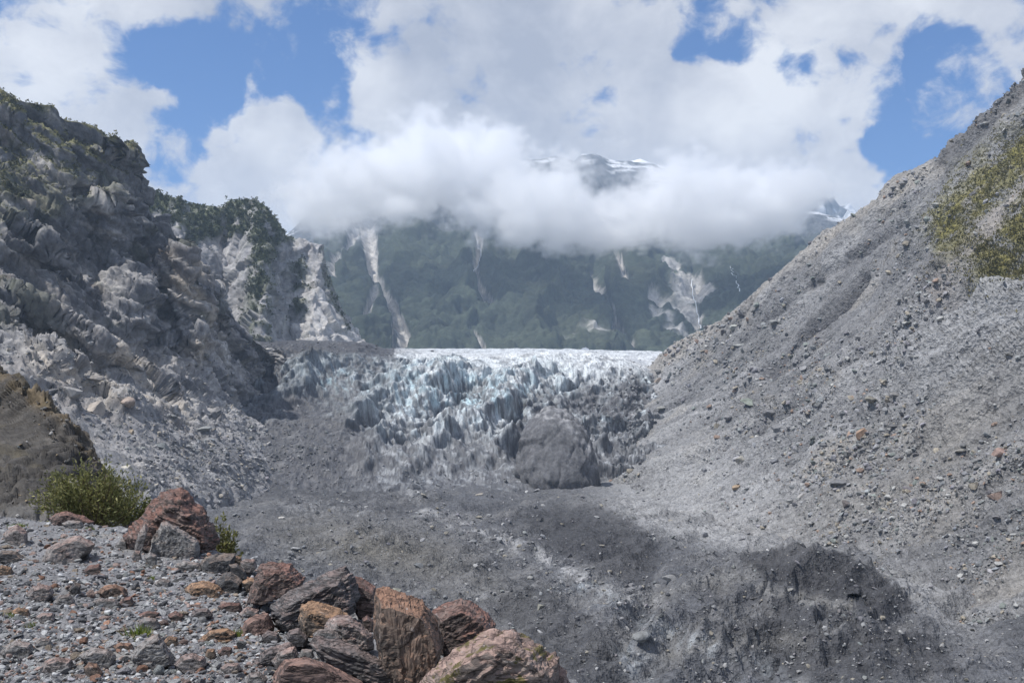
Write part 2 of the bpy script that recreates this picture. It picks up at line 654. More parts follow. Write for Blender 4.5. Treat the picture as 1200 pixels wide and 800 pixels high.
# ---- rock wall on the left
def build_left_cliff():
    behind = [(-90, 140, 760), (0, 160, 780), (100, 190, 800), (170, 270, 800), (250, 370, 800), (300, 430, 800), (345, 470, 780)]
    sky_ = [(-90, 70, 600), (0, 106, 605), (30, 112, 612), (62, 121, 620), (76, 131, 626), (95, 140, 636), (112, 146, 645),
            (130, 166, 655), (139, 178, 660), (144, 200, 664), (156, 212, 670), (163, 228, 676), (176, 248, 682), (192, 268, 690), (215, 295, 698),
            (238, 318, 704), (256, 340, 708), (270, 358, 712), (284, 376, 716), (292, 392, 718), (318, 410, 735), (345, 440, 750)]
    r1 = [(-90, 190, 575), (0, 190, 585), (50, 200, 598), (95, 215, 612), (125, 230, 630), (150, 255, 645), (175, 285, 662), (205, 310, 676),
          (235, 335, 688), (262, 362, 698), (285, 395, 708), (318, 430, 728), (340, 455, 740)]
    r2 = [(-90, 280, 535), (0, 275, 548), (40, 285, 560), (90, 300, 576), (128, 316, 590), (168, 330, 610), (196, 345, 632), (222, 362, 655),
          (250, 382, 674), (285, 415, 695), (315, 445, 715), (336, 468, 725)]
    r3 = [(-90, 370, 480), (0, 362, 500), (50, 372, 515), (100, 395, 530), (150, 412, 548), (195, 430, 575), (230, 440, 605), (265, 452, 635),
          (300, 470, 660), (332, 484, 690)]
    r4 = [(-90, 450, 390), (0, 440, 425), (60, 452, 440), (120, 470, 455), (170, 485, 475), (215, 495, 505), (255, 500, 545), (290, 505, 590),
          (328, 505, 640)]
    r5 = [(-90, 540, 290), (0, 520, 330), (80, 530, 350), (150, 540, 370), (210, 545, 410), (255, 545, 450), (290, 545, 505), (325, 535, 580)]
    toe = [(-90, 690, 205), (0, 675, 225), (100, 660, 262), (170, 648, 300), (230, 632, 350), (280, 618, 405), (310, 605, 450), (340, 598, 500)]
    nv, nu = 430, 370
    V = loft([behind, sky_, r1, r2, r3, r4, r5, toe], nu, nv, [0, .03, .2, .38, .56, .72, .86, 1.0], lambda s: 0.5 * s + 0.5 * (1 - (1 - s) ** 1.2))
    N = grid_normals(V).reshape(-1, 3)
    p = V.reshape(-1, 3)
    u, v = uvgrid(nv, nu)
    px, py = seen(p)
    talus = sstep(.66, .86, v + 0.10 * fbm(p / 60, 3, 14) + 0.18 * sstep(230, 300, px) * (py > 430))
    rock = 1 - talus
    B = rotm(0, -34, 10)
    q = (p @ B.T) * np.array([1 / 1.6, 1 / 1.2, 1.0], np.float32)        # beds dip to the right
    warp = np.stack([fbm(p / 70, 3, 90), fbm(p / 70, 3, 91), fbm(p / 70, 3, 92)], 1) * 8
    qw = q + warp
    # large faces, ledges and the overhanging buttress first; the mesh is then respread over them so that the
    # fine breakage below is as fine on the risers as on the treads
    d = rock * (17 * facet(qw / 54, 21, 1.25) + 14 * beds(qw[:, 2] / 36, 45, p / 90) + 15 * spotmask(px, py, 160, 350, 42, 40, 20)
                - 8 * spotmask(px, py, 150, 395, 60, 20, 18) + 12 * spotmask(px, py, 90, 235, 60, 26, 30))
    d = (d * (1 - .78 * sstep(.05, .0, v - .03))).reshape(nv, nu)
    for _ in range(2):
        e = np.pad(d, 1, mode='edge')
        d = (e[:-2, 1:-1] + e[2:, 1:-1] + e[1:-1, :-2] + e[1:-1, 2:] + 2 * d) / 6
    V1 = p.reshape(nv, nu, 3) + N.reshape(nv, nu, 3) * d[..., None]
    F5 = np.concatenate([V1, v.reshape(nv, nu, 1)], 2)

    def respread(A, share):
        seg = np.linalg.norm(np.diff(A[..., :3], axis=0), axis=2)
        t0 = np.linspace(0, 1, A.shape[0])
        for k in range(A.shape[1]):
            s = np.concatenate([[0], np.cumsum(seg[:, k])])
            s = share * s / s[-1] + (1 - share) * t0
            q_ = np.interp(t0, s, t0)
            A[:, k] = np.stack([np.interp(q_, t0, A[:, k, c_]) for c_ in range(A.shape[2])], 1)
        return A
    F5 = respread(F5, .6)
    F5 = respread(F5.transpose(1, 0, 2).copy(), .5).transpose(1, 0, 2)
    V1 = F5[..., :3]
    v = F5[..., 3].ravel().astype(np.float32)
    N = grid_normals(V1).reshape(-1, 3)
    p = np.ascontiguousarray(V1.reshape(-1, 3))
    px, py = seen(p)
    talus = sstep(.66, .86, v + 0.10 * fbm(p / 60, 3, 14) + 0.18 * sstep(230, 300, px) * (py > 430))
    rock = 1 - talus
    q = (p @ B.T) * np.array([1 / 2.6, 1 / 1.5, 1.0], np.float32)
    warp = np.stack([fbm(p / 90, 2, 90), fbm(p / 90, 2, 91), fbm(p / 90, 2, 92)], 1) * 7
    qw = q + warp
    flute = np.stack([p[:, 0] / 5, p[:, 1] / 5, p[:, 2] / 42], 1)
    d = rock * (5.0 * facet(qw / 19, 22, 1.5) + 2.2 * facet(qw / 8, 23, 1.4) + .8 * facet(qw / 3.6, 24, 1.3))
    d += rock * (3.6 * beds(qw[:, 2] / 11, 46, p / 50) + 1.0 * beds(qw[:, 2] / 4.2, 47, p / 24))
    d += rock * (1.3 * ridged(qw / np.array([50, 20, 9], np.float32), 4, 25) - 1.0 * ridged(flute, 3, 27))
    up = ((p + .6 * warp + 5 * np.stack([fbm(p / 18, 3, 67), fbm(p / 18, 3, 68), v * 0], 1)) @ rotm(0, 8, 0).T).astype(np.float32)
    f1, f2, hid, _ = voro(up / np.array([19, 19, 76], np.float32), 65)
    d -= rock * 2.2 * sstep(.07, .0, f2 - f1)
    for sc, amt, sd in ((24, 1.6, 61), (10.5, .8, 62)):
        f1, f2, _, _ = voro(qw / sc, sd)
        d -= rock * amt * sstep(.09, .0, f2 - f1)
    d += talus * (2.2 * fbm(p / 16, 4, 28) + 1.0 * facet(p / 7.5, 29) + .5 * facet(p / 3.2, 30))
    d *= (1 - .78 * sstep(.05, .0, v - .03))
    p = p + N * d[:, None].astype(np.float32)
    px, py = seen(p)
    c = np.repeat(np.array([[0.20, 0.20, 0.208]], np.float32), len(p), 0)
    c *= (1 - .25 * sstep(400, 300, py + .25 * (px - 150)))[:, None]  # upper wall darkened in the colour, standing in for shadow on its faces
    c *= (1 + .35 * fbm(qw / 24, 5, 33))[:, None]
    c = mixc(c, sstep(.05, .6, fbm(qw / np.array([60, 25, 7], np.float32), 5, 34)) * .8, (0.42, 0.40, 0.38))
    c = mixc(c, sstep(.15, .7, fbm(qw / 32, 4, 35)) * .5, (0.22, 0.175, 0.14))
    c = mixc(c, sstep(.12, .5, fbm(flute * .6, 4, 36)) * .55, (0.062, 0.066, 0.075))
    warm = (spotmask(px, py, 215, 345, 30, 14, 45) + spotmask(px, py, 140, 415, 60, 14, 35) + spotmask(px, py, 120, 450, 50, 22, 20)
            + spotmask(px, py, 195, 460, 30, 20, 40) + spotmask(px, py, 232, 410, 22, 26, 30) + spotmask(px, py, 60, 420, 30, 20, 30)
            + .9 * spotmask(px, py, 245, 320, 40, 10, 50) + .8 * spotmask(px, py, 235, 360, 34, 16, 40) + .6 * spotmask(px, py, 40, 235, 40, 8, 25) + .6 * spotmask(px, py, 60, 330, 40, 10, 35))
    c = mixc(c, np.clip(warm, 0, 1) * sstep(-.35, .35, fbm(qw / 15, 5, 37)) * .85, (0.52, 0.45, 0.36))
    pale = spotmask(px, py, 270, 415, 46, 24, 38) + spotmask(px, py, 300, 470, 30, 40, 60) + spotmask(px, py, 245, 470, 40, 30, 40)
    c = mixc(c, np.clip(pale, 0, 1) * sstep(-.3, .3, fbm(qw / 12, 5, 38)) * .9, (0.50, 0.48, 0.46))
    c = mixc(c, talus * .65 * sstep(-.4, .4, fbm(p / 18, 4, 39)), (0.27, 0.27, 0.275))
    c = mixc(c, talus * sstep(.1, .5, fbm(p / 26, 4, 41)) * .5, (0.15, 0.155, 0.165))
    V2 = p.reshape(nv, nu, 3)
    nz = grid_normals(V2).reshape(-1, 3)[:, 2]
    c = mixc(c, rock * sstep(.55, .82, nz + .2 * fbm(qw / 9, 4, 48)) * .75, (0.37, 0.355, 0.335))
    green = sstep(.30, .62, nz + .25 * fbm(p / 16, 4, 42)) * sstep(300, 180, py + 0.25 * px) * rock
    c = mixc(c, green * .95, (0.165, 0.158, 0.065))
    shrub = sstep(.2, .5, fbm(p / 22, 5, 43)) * sstep(330, 150, py + .5 * px) * rock
    c = mixc(c, shrub * .8, (0.10, 0.105, 0.055))
    c = mixc(c, sstep(.25, .55, fbm(qw / 20, 4, 44)) * sstep(460, 330, py) * .6 * rock, (0.075, 0.082, 0.05))
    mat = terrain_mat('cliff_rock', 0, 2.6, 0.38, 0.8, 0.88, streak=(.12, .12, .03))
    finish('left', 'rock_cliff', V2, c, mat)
    TERRAIN['left_green'] = np.clip(green + shrub, 0, 1)
    TERRAIN['left_talus'] = talus


build_left_cliff()


# ---- second wall, further up the valley
def build_far_cliff():
    behind = [(120, 300, 1500), (240, 300, 1500), (330, 330, 1500), (400, 390, 1450), (470, 440, 1400)]
    sky_ = [(120, 212, 1000), (160, 222, 1020), (185, 232, 1035), (210, 236, 1045), (240, 241, 1050), (262, 243, 1055), (270, 237, 1055), (285, 235, 1058),
            (303, 235, 1060), (309, 247, 1062), (316, 256, 1066), (332, 273, 1085), (338, 277, 1090), (352, 283, 1100), (362, 285, 1105), (380, 286, 1110),
            (382, 312, 1112), (392, 338, 1115), (402, 364, 1118), (414, 384, 1120), (424, 399, 1122), (470, 425, 1130)]
    r1 = [(120, 260, 940), (170, 262, 950), (205, 268, 965), (240, 280, 985), (262, 292, 1015), (280, 280, 1000), (300, 275, 985), (314, 285, 1000), (330, 300, 1050),
          (342, 302, 1055), (360, 304, 1060), (378, 308, 1060), (385, 330, 1075), (398, 360, 1090), (412, 390, 1095), (470, 430, 1100)]
    r2 = [(120, 320, 890), (180, 310, 905), (215, 315, 915), (245, 320, 945), (265, 330, 985), (285, 320, 965), (305, 315, 945), (318, 325, 975), (335, 335, 1020),
          (350, 338, 1018), (372, 338, 1010), (388, 350, 1035), (402, 376, 1060), (420, 398, 1070), (470, 435, 1080)]
    r3 = [(120, 380, 840), (200, 360, 865), (240, 362, 885), (268, 370, 935), (285, 362, 930), (308, 360, 900), (325, 370, 955), (342, 375, 985), (365, 372, 965),
          (385, 378, 970), (405, 392, 1010), (425, 405, 1020), (470, 440, 1040)]
    toe = [(120, 460, 780), (220, 440, 800), (270, 440, 830), (310, 440, 830), (345, 440, 870), (380, 440, 890), (415, 440, 920), (470, 450, 960)]
    nv, nu = 210, 280
    V = loft([behind, sky_, r1, r2, r3, toe], nu, nv, [0, .05, .28, .5, .74, 1.0])
    N = grid_normals(V).reshape(-1, 3)
    p = V.reshape(-1, 3)
    px, py = seen(p)
    u, v = uvgrid(nv, nu)
    q = (p @ rotm(0, -18, 8).T) / np.array([1.0, 1.0, 2.4], np.float32)
    q = q + np.stack([fbm(p / 90, 3, 190), fbm(p / 90, 3, 191), fbm(p / 90, 3, 192)], 1) * 12
    trees = sstep(-.1, .25, sstep(305, 262, py + .2 * (px < 250) * (250 - px)) * .9 - .45 + .6 * fbm(p / 40, 4, 120))
    trees = np.maximum(trees, linemask(px, py, [(300, 250), (305, 300), (302, 350), (296, 395)], 13, 18) * sstep(-.5, .1, fbm(p / 30, 4, 121)))
    trees = np.maximum(trees, linemask(px, py, [(345, 275), (350, 330), (345, 390)], 9, 15) * sstep(-.3, .2, fbm(p / 30, 4, 122)))
    trees = np.maximum(trees, linemask(px, py, [(384, 290), (392, 350), (405, 385)], 6, 5) * .8)
    trees = trees * sstep(-.45, .2, fbm(p / 14, 4, 123) + .12)
    d = 6.5 * facet(q / 40, 101, 1.2) + 3 * facet(q / 17, 102, 1.2) + 1.3 * facet(q / 7.5, 103) + 3 * beds(q[:, 2] / 9, 105, p / 50) - 2.5 * ridged(q / np.array([18, 18, 50], np.float32), 3, 104)
    _, _, _, dv = voro(p / 9, 130)
    d += trees * (3.5 - 4.5 * (dv * dv).sum(1)) * 1.5
    d *= (1 - .8 * sstep(.06, .0, v - .05))
    p = p + N * d[:, None].astype(np.float32)
    c = np.repeat(np.array([[0.30, 0.295, 0.30]], np.float32), len(p), 0)
    c *= (1 + .3 * fbm(q / 22, 5, 110))[:, None]
    c = mixc(c, sstep(.0, .45, fbm(q / np.array([10, 10, 40], np.float32), 4, 111)) * .6, (0.42, 0.41, 0.40))
    c = mixc(c, sstep(.1, .5, fbm(q / 16, 4, 112)) * .6, (0.15, 0.155, 0.165))
    white = spotmask(px, py, 385, 385, 34, 26) + spotmask(px, py, 362, 340, 20, 30) * .6 + spotmask(px, py, 410, 392, 20, 12)
    c = mixc(c, np.clip(white, 0, 1) * .75, (0.56, 0.545, 0.52))
    c = mixc(c, trees * .95, (0.085, 0.10, 0.052))
    c = mixc(c, linemask(px, py, [(296, 238), (296, 262), (290, 285)], 3, 4) * .7, (.45, .44, .43))
    mat = terrain_mat('far_cliff_rock', 0, 4.0, 0.35, 0.6, 0.9, streak=(.09, .09, .02))
    finish('far', 'far_cliff', p.reshape(nv, nu, 3), c, mat)
    TERRAIN['far_trees'] = trees


build_far_cliff()


# ---- forested mountain at the head of the valley
def build_mountain():
    behind = [(150, 380, 6200), (600, 250, 6200), (720, 230, 6200), (900, 300, 6200), (1150, 330, 6200)]
    sky_ = [(150, 330, 3600), (300, 300, 3700), (345, 268, 3800), (375, 240, 3900), (400, 226, 4000), (470, 205, 4200), (560, 190, 4400), (630, 186, 4500),
            (650, 183, 4500), (672, 190, 4500), (682, 181, 4500), (697, 179, 4500), (715, 187, 4500), (738, 189, 4500), (765, 194, 4500), (788, 204, 4500), (830, 222, 4500),
            (880, 235, 4400), (940, 245, 4300), (985, 255, 4200), (1050, 270, 4100), (1150, 280, 4000)]
    r1 = [(150, 350, 3300), (300, 320, 3400), (350, 300, 3450), (400, 272, 3500), (470, 255, 3600), (560, 245, 3650), (640, 240, 3750), (700, 238, 3800), (760, 250, 3800),
          (850, 265, 3800), (930, 275, 3700), (1000, 290, 3650), (1150, 310, 3500)]
    r2 = [(150, 380, 2900), (320, 345, 2950), (400, 318, 3000), (437, 312, 3080), (480, 305, 3000), (560, 298, 3050), (620, 300, 3020), (680, 300, 3130), (700, 303, 3170), (740, 300, 3150),
          (810, 312, 3250), (860, 300, 3200), (930, 310, 3150), (1000, 320, 3050), (1150, 345, 2950)]
    r3 = [(150, 410, 2500), (330, 385, 2520), (420, 362, 2540), (460, 362, 2620), (500, 350, 2520), (560, 352, 2550), (620, 348, 2500), (680, 350, 2580), (712, 360, 2660), (750, 352, 2600),
          (815, 352, 2720), (860, 348, 2640), (930, 355, 2560), (1000, 370, 2500), (1150, 390, 2400)]
    toe = [(150, 450, 2050), (330, 445, 2080), (470, 440, 2120), (600, 436, 2060), (700, 436, 2060), (740, 438, 2150), (815, 440, 2200), (930, 440, 2100), (1150, 450, 2000)]
    nv, nu = 250, 560
    V = loft([behind, sky_, r1, r2, r3, toe], nu, nv, [0, .04, .24, .46, .72, 1.0])
    N = grid_normals(V).reshape(-1, 3)
    p = V.reshape(-1, 3)
    px, py = seen(p)
    u, v = uvgrid(nv, nu)
    spur = ridged(np.stack([u * 11 + .9 * v, v * 2.4, u * 0], 1) + .55 * np.stack([fbm(p / 500, 3, 201), fbm(p / 500, 3, 202), u * 0], 1), 3, 203)
    rocky = sstep(.42, .2, v + .12 * fbm(p / 250, 4, 204))
    gl = lambda pts, a, b: linemask(px, py, pts, a, b)
    wob = 3.0 * fbm(p / 60, 3, 206)
    pxw, pyw = px + wob, py + 2.0 * fbm(p / 60, 3, 207)
    gw = lambda pts, a, b: linemask(pxw, pyw, pts, a, b)
    g1 = np.maximum.reduce([gw([(432, 272), (436, 300), (437, 318)], 9, 6), gw([(437, 318), (445, 338), (458, 356), (466, 374), (472, 398), (470, 414)], 6, 9)])
    g1 = np.maximum(g1, gw([(466, 372), (459, 392), (463, 412)], 3, 3))
    g2 = np.maximum(gw([(436, 356), (431, 368), (424, 392)], 4.5, 3), gw([(425, 268), (405, 300), (393, 322), (391, 334)], 2.6, 3.4))
    g3 = gw([(556, 270), (562, 290), (559, 312), (557, 328), (566, 344), (575, 356)], 3.2, 5)
    g4 = np.maximum(gw([(690, 325), (707, 352), (718, 378), (730, 400), (740, 415)], 4, 6), gw([(722, 310), (735, 330), (737, 345)], 3, 3))
    g5 = gw([(552, 396), (568, 416)], 2, 2)
    slab = np.maximum.reduce([spotmask(pxw, pyw, 812, 345, 26, 16, 20), gw([(765, 350), (800, 364), (815, 380)], 7, 9), spotmask(pxw, pyw, 700, 400, 40, 9, 15) * .38,
                              spotmask(pxw, pyw, 660, 400, 26, 9, 10) * .25, gw([(775, 318), (792, 322)], 4, 4), spotmask(pxw, pyw, 776, 372, 22, 5, 35) * .5,
                              spotmask(pxw, pyw, 790, 392, 26, 6, 25) * .5])
    scarm = np.clip(np.maximum.reduce([g1, g2, g3, g4, g5, slab]), 0, 1)
    hollow = np.clip(linemask(px, py, [(436, 270), (437, 318), (466, 374), (472, 414)], 16, 18) + linemask(px, py, [(556, 270), (560, 320), (575, 356)], 10, 10)
                     + linemask(px, py, [(690, 325), (718, 378), (740, 415)], 14, 14) + .8 * linemask(px, py, [(812, 320), (816, 360), (822, 390)], 22, 22), 0, 1)
    spur = spur * (1 - hollow) + .35 * hollow
    d = 46 * (spur - .7) * sstep(1.3, .6, v) + 34 * fbm(p / 120, 4, 208) - 26 * np.maximum(g1, g4) - 12 * np.maximum(g2, g3)
    f1, _, hid, dv = voro(p / np.array([17, 17, 17], np.float32), 210)
    forest = (1 - scarm) * (1 - rocky)
    d += forest * (11 - 14 * f1 * f1 + 9 * rnd(hid, 2))
    f1, _, hid, dv = voro(p / np.array([48, 48, 48], np.float32), 211)
    d += forest * (18 - 20 * f1 * f1 + 16 * rnd(hid, 2))
    d += (rocky + .5 * scarm) * (26 * facet(p / 90, 212) + 11 * facet(p / 36, 213))
    d *= (1 - .85 * sstep(.30, .0, v - .04))
    p = p + N * d[:, None].astype(np.float32)
    c = np.repeat(np.array([[0.040, 0.050, 0.032]], np.float32), len(p), 0)
    c *= (1 + .5 * fbm(p / 130, 4, 220) + .35 * (rnd(hid, 9) - .5))[:, None]
    c = mixc(c, sstep(.0, .5, fbm(p / 300, 4, 221)) * .6, (0.062, 0.070, 0.038))
    c = mixc(c, rocky * .9, (0.12, 0.125, 0.135))
    c = mixc(c, sstep(.18, .50, scarm + .24 * fbm(p / 40, 4, 222) * sstep(0, .3, scarm)), (0.44, 0.42, 0.395))
    V2 = p.reshape(nv, nu, 3)
    nz = grid_normals(V2).reshape(-1, 3)[:, 2]
    c = mixc(c, sstep(.66, .78, nz + .35 * fbm(p / 70, 4, 223) - .2) * sstep(.12, .06, v) * .7, (0.80, 0.82, 0.85))
    mat = terrain_mat('forest_slope', 0, 14.0, 0.5, 0.9, 0.95)
    finish('mountain', 'mountain', V2, c, mat)
    # snow dome behind the rocky top
    dome = [[(715, 205, 5200), (735, 193, 5250), (750, 190, 5300), (772, 197, 5300), (800, 206, 5300), (840, 222, 5300)],
            [(715, 215, 4900), (750, 205, 4850), (775, 210, 4850), (800, 216, 4850), (840, 232, 4850)],
            [(715, 260, 4600), (750, 260, 4600), (775, 260, 4600), (800, 260, 4600), (840, 260, 4600)]]
    dome = [[(a, b + 25, c + 300) for a, b, c in dome[0]]] + dome
    Vd = loft(dome, 60, 40)
    pd = Vd.reshape(-1, 3)
    pd[:, 2] += 10 * fbm(pd / 120, 3, 230)
    m, nt, bs = new_mat('snow')
    tcn = nt.nodes.new('ShaderNodeTexCoord')
    sn = tex_noise(nt, tcn.outputs['Object'], .02, 5)
    nt.links.new(ramp2(nt, sn.outputs['Fac'], .3, (.72, .75, .80), .7, (.86, .87, .89)), bs.inputs['Base Color'])
    bs.inputs['Roughness'].default_value = .7
    finish('snow', 'snow_field', Vd, np.full((len(pd), 3), .8, np.float32), m)
    # second range, far off to the right
    far = [[(860, 320, 7400), (960, 300, 7400), (1100, 300, 7400)],
           [(840, 262, 6400), (880, 250, 6400), (905, 246, 6400), (925, 252, 6400), (950, 250, 6400), (985, 256, 6400), (1040, 270, 6400), (1100, 290, 6400)],
           [(840, 330, 5300), (1100, 330, 5300)]]
    Vf = loft(far, 160, 70, [0, .1, 1])
    Nf = grid_normals(Vf).reshape(-1, 3)
    pf = Vf.reshape(-1, 3)
    pf += Nf * (90 * (ridged(pf / 520, 4, 240) - .6) + 30 * facet(pf / 120, 241))[:, None]
    cf = np.repeat(np.array([[.13, .135, .14]], np.float32), len(pf), 0)
    cf = mixc(cf, sstep(.05, .45, fbm(pf / 200, 4, 242)) * .8, (.75, .77, .8))
    finish('range', 'mountain', Vf, cf, terrain_mat('range_rock', 0, 30, .4, .7))


build_mountain()


# ---- valley floor: debris over old ice
CRESTS = [  # (crest points as column,row,distance), width towards the camera, width away, noise amount
    ([(775, 712, 205), (815, 690, 205), (850, 668, 207), (890, 650, 210), (935, 637, 213), (985, 653, 213), (1030, 682, 210), (1065, 712, 203)], 24, 10),
    ([(930, 772, 168), (975, 748, 174), (1020, 730, 178), (1070, 726, 180), (1120, 738, 176)], 14, 8),
    ([(700, 742, 172), (745, 752, 166), (800, 745, 170), (850, 752, 168), (900, 775, 160)], 16, 8),
    ([(340, 655, 262), (385, 632, 292), (440, 622, 308), (510, 640, 285), (570, 680, 240)], 40, 18),
    ([(560, 585, 430), (640, 588, 415), (715, 598, 370), (770, 640, 290), (800, 668, 250)], 46, 14),
    ([(330, 600, 370), (400, 590, 400), (470, 575, 440)], 40, 20),
]


def floor_z(x, y):
    z = np.full(x.shape, -40.5, np.float64)
    z += 1.5 * fbm(np.stack([x / 60, y / 60, x * 0], 1), 3, 300)
    for pts, wn, wf in CRESTS:
        w = PA(np.array(pts, float))
        rough = 1 + .25 * fbm(np.stack([x / 25, y / 25, x * 0 + 4], 1), 2, 302)
        lift = np.zeros(x.shape)
        for i in range(len(w) - 1):
            a, b = w[i], w[i + 1]
            ab = b[:2] - a[:2]
            t = np.clip(((x - a[0]) * ab[0] + (y - a[1]) * ab[1]) / (ab @ ab), 0, 1)
            qx, qy = a[0] + t * ab[0], a[1] + t * ab[1]
            hh = np.maximum((a[2] + t * (b[2] - a[2])) + 40.5, 0)
            wd = (wf + (wn - wf) * sstep(7, -7, y - qy)) * rough
            lift = np.maximum(lift, hh * np.exp(-(np.hypot(x - qx, y - qy) / wd) ** 1.25))
        z = z + lift
    return z


def build_floor():
    rows = np.concatenate([np.linspace(1700, 880, 14), np.linspace(860, 548, 290), np.linspace(545, 512, 12)])[::-1]
    cols = np.concatenate([np.linspace(-500, 120, 20), np.linspace(150, 1250, 520), np.linspace(1300, 1900, 20)])
    cx, ry = np.meshgrid(cols, rows)
    y = 40.5 * F / (ry - YH)
    x = (cx - 600) / F * y
    sh = x.shape
    x, y = x.ravel(), y.ravel()
    z = floor_z(x, y)
    p = np.stack([x, y, z], 1).astype(np.float32)
    px, py = seen(p)
    dirt = rotm(0, 0, 35)
    q = p @ dirt.T
    near = sstep(900, 200, y)
    d = 2.6 * (ridged(q / np.array([15, 40, 20], np.float32), 4, 310) - .7) + 1.3 * fbm(p / 8, 4, 311) + 2.0 * fbm(p / 24, 3, 316) + .55 * np.abs(facet(p / 2.6, 312)) + .16 * facet(p / 1.1, 313)
    hum = spotmask(px, py, 940, 700, 150, 60) + spotmask(px, py, 900, 770, 180, 40)
    nfl = 1 - .75 * np.clip(hum, 0, 1)
    d *= nfl
    d += hum * (4.6 * ridged(q / np.array([13, 30, 16], np.float32), 4, 314) - 2.6 + 1.5 * facet(p / 6, 315))
    gully = linemask(px, py, [(770, 690), (752, 716), (735, 742), (715, 775)], 14, 12)
    d -= 3.0 * gully
    cave2 = spotmask(px, py, 742, 700, 12, 4, -25)
    d -= 3.0 * sstep(.4, .8, cave2)
    d *= near
    z2 = p[:, 2] + d
    p = np.stack([x, y, z2], 1).astype(np.float32)
    px, py = seen(p)
    hollow = np.clip(1.25 * spotmask(px, py, 1004, 704, 11, 6, 18), 0, 1)      # mouth of the ice cave, cut back into the mound
    p[:, 1] += 6.0 * sstep(.3, .8, hollow)
    p[:, 0] += 2.0 * sstep(.3, .8, hollow)
    c = np.repeat(np.array([[0.083, 0.087, 0.097]], np.float32), len(p), 0)
    c *= (1 + .28 * fbm(p / 20, 5, 320))[:, None]
    c = mixc(c, sstep(.05, .5, fbm(q / np.array([9, 40, 10], np.float32), 4, 321)) * .5, (0.13, 0.13, 0.134))
    c = mixc(c, spotmask(px, py, 430, 640, 110, 28, 12) * .7, (0.115, 0.108, 0.092))
    c = mixc(c, spotmask(px, py, 560, 690, 110, 40, 30) * .4, (0.115, 0.112, 0.105))
    c = mixc(c, (spotmask(px, py, 680, 615, 90, 38, 12) + spotmask(px, py, 960, 668, 90, 24, 14) + .8 * spotmask(px, py, 940, 720, 120, 40, 10)) * .85, (0.046, 0.047, 0.052))
    wash = np.clip(spotmask(px, py, 840, 622, 140, 20, 13) + spotmask(px, py, 760, 580, 60, 22, 25) + spotmask(px, py, 1090, 690, 70, 26, 40), 0, 1)
    c = mixc(c, wash * .9, (0.25, 0.254, 0.262))
    strip = linemask(px, py, [(455, 560), (500, 600), (560, 622), (620, 645), (670, 672), (725, 694), (765, 705)], 11, 8)
    c = mixc(c, strip * sstep(-.15, .35, fbm(p / 5, 4, 322)) * .75, (0.30, 0.305, 0.315))
    strip2 = np.maximum(linemask(px, py, [(430, 545), (480, 575), (420, 590), (340, 585)], 16, 14), linemask(px, py, [(500, 700), (540, 690), (600, 706)], 9, 6))
    c = mixc(c, strip2 * sstep(.0, .35, fbm(q / np.array([3, 14, 4], np.float32), 4, 323)) * .7, (0.25, 0.255, 0.265))
    ice = np.clip(spotmask(px, py, 835, 760, 70, 12, 20) + spotmask(px, py, 745, 775, 24, 14, 40) + spotmask(px, py, 695, 692, 34, 10, 25), 0, 1)
    c = mixc(c, ice * sstep(.0, .3, fbm(q / np.array([2, 8, 3], np.float32), 4, 324)) * .55, (0.26, 0.30, 0.33))
    wx, wy = px + 9 * fbm(p / 14, 4, 330) + 7 * fbm(p / 3, 4, 334), py + 5 * fbm(p / 14, 4, 331) + 4 * fbm(p / 3, 4, 335)
    bare = np.maximum.reduce([polymask(wx, wy, [(862, 652), (935, 634), (985, 648), (1050, 684), (1068, 718), (1030, 722), (985, 702), (930, 684), (890, 672)], 3),
                              .8 * polymask(wx, wy, [(610, 604), (690, 590), (745, 612), (775, 650), (760, 690), (700, 668), (640, 640)], 6),
                              .8 * polymask(wx, wy, [(830, 735), (900, 722), (960, 745), (1010, 735), (1090, 745), (1130, 790), (960, 800), (880, 775)], 4),
                              .7 * polymask(wx, wy, [(560, 700), (640, 690), (720, 740), (740, 800), (680, 800), (630, 760)], 8),
                              .7 * polymask(wx, wy, [(300, 545), (420, 560), (520, 590), (470, 604), (380, 590), (300, 580)], 6)])
    c = mixc(c, bare * .8, (0.040, 0.041, 0.046))
    band = sstep(.12, .34, fbm(q / np.array([7, 45, 9], np.float32), 4, 332))
    c = mixc(c, band * (1 - bare) * .55, (0.135, 0.136, 0.14))
    c = mixc(c, linemask(wx, wy, [(760, 700), (830, 680), (880, 672)], 10, 8) * .5 + linemask(wx, wy, [(890, 690), (950, 702), (1000, 712)], 5, 4) * .7
             + linemask(wx, wy, [(780, 770), (850, 750), (940, 748)], 8, 8) * .5, (0.17, 0.17, 0.168))
    c *= .86
    c = mixc(c, np.clip(1.3 * ice, 0, 1) * sstep(-.05, .25, fbm(q / np.array([2, 9, 3], np.float32), 4, 333)) * .42, (0.27, 0.295, 0.32))
    mat = terrain_mat('glacier_debris', 1.5, 1.3, 0.42, 0.9, 0.88, speck=0.85)
    finish('floor', 'valley_floor', p.reshape(sh[0], sh[1], 3), c, mat)


build_floor()


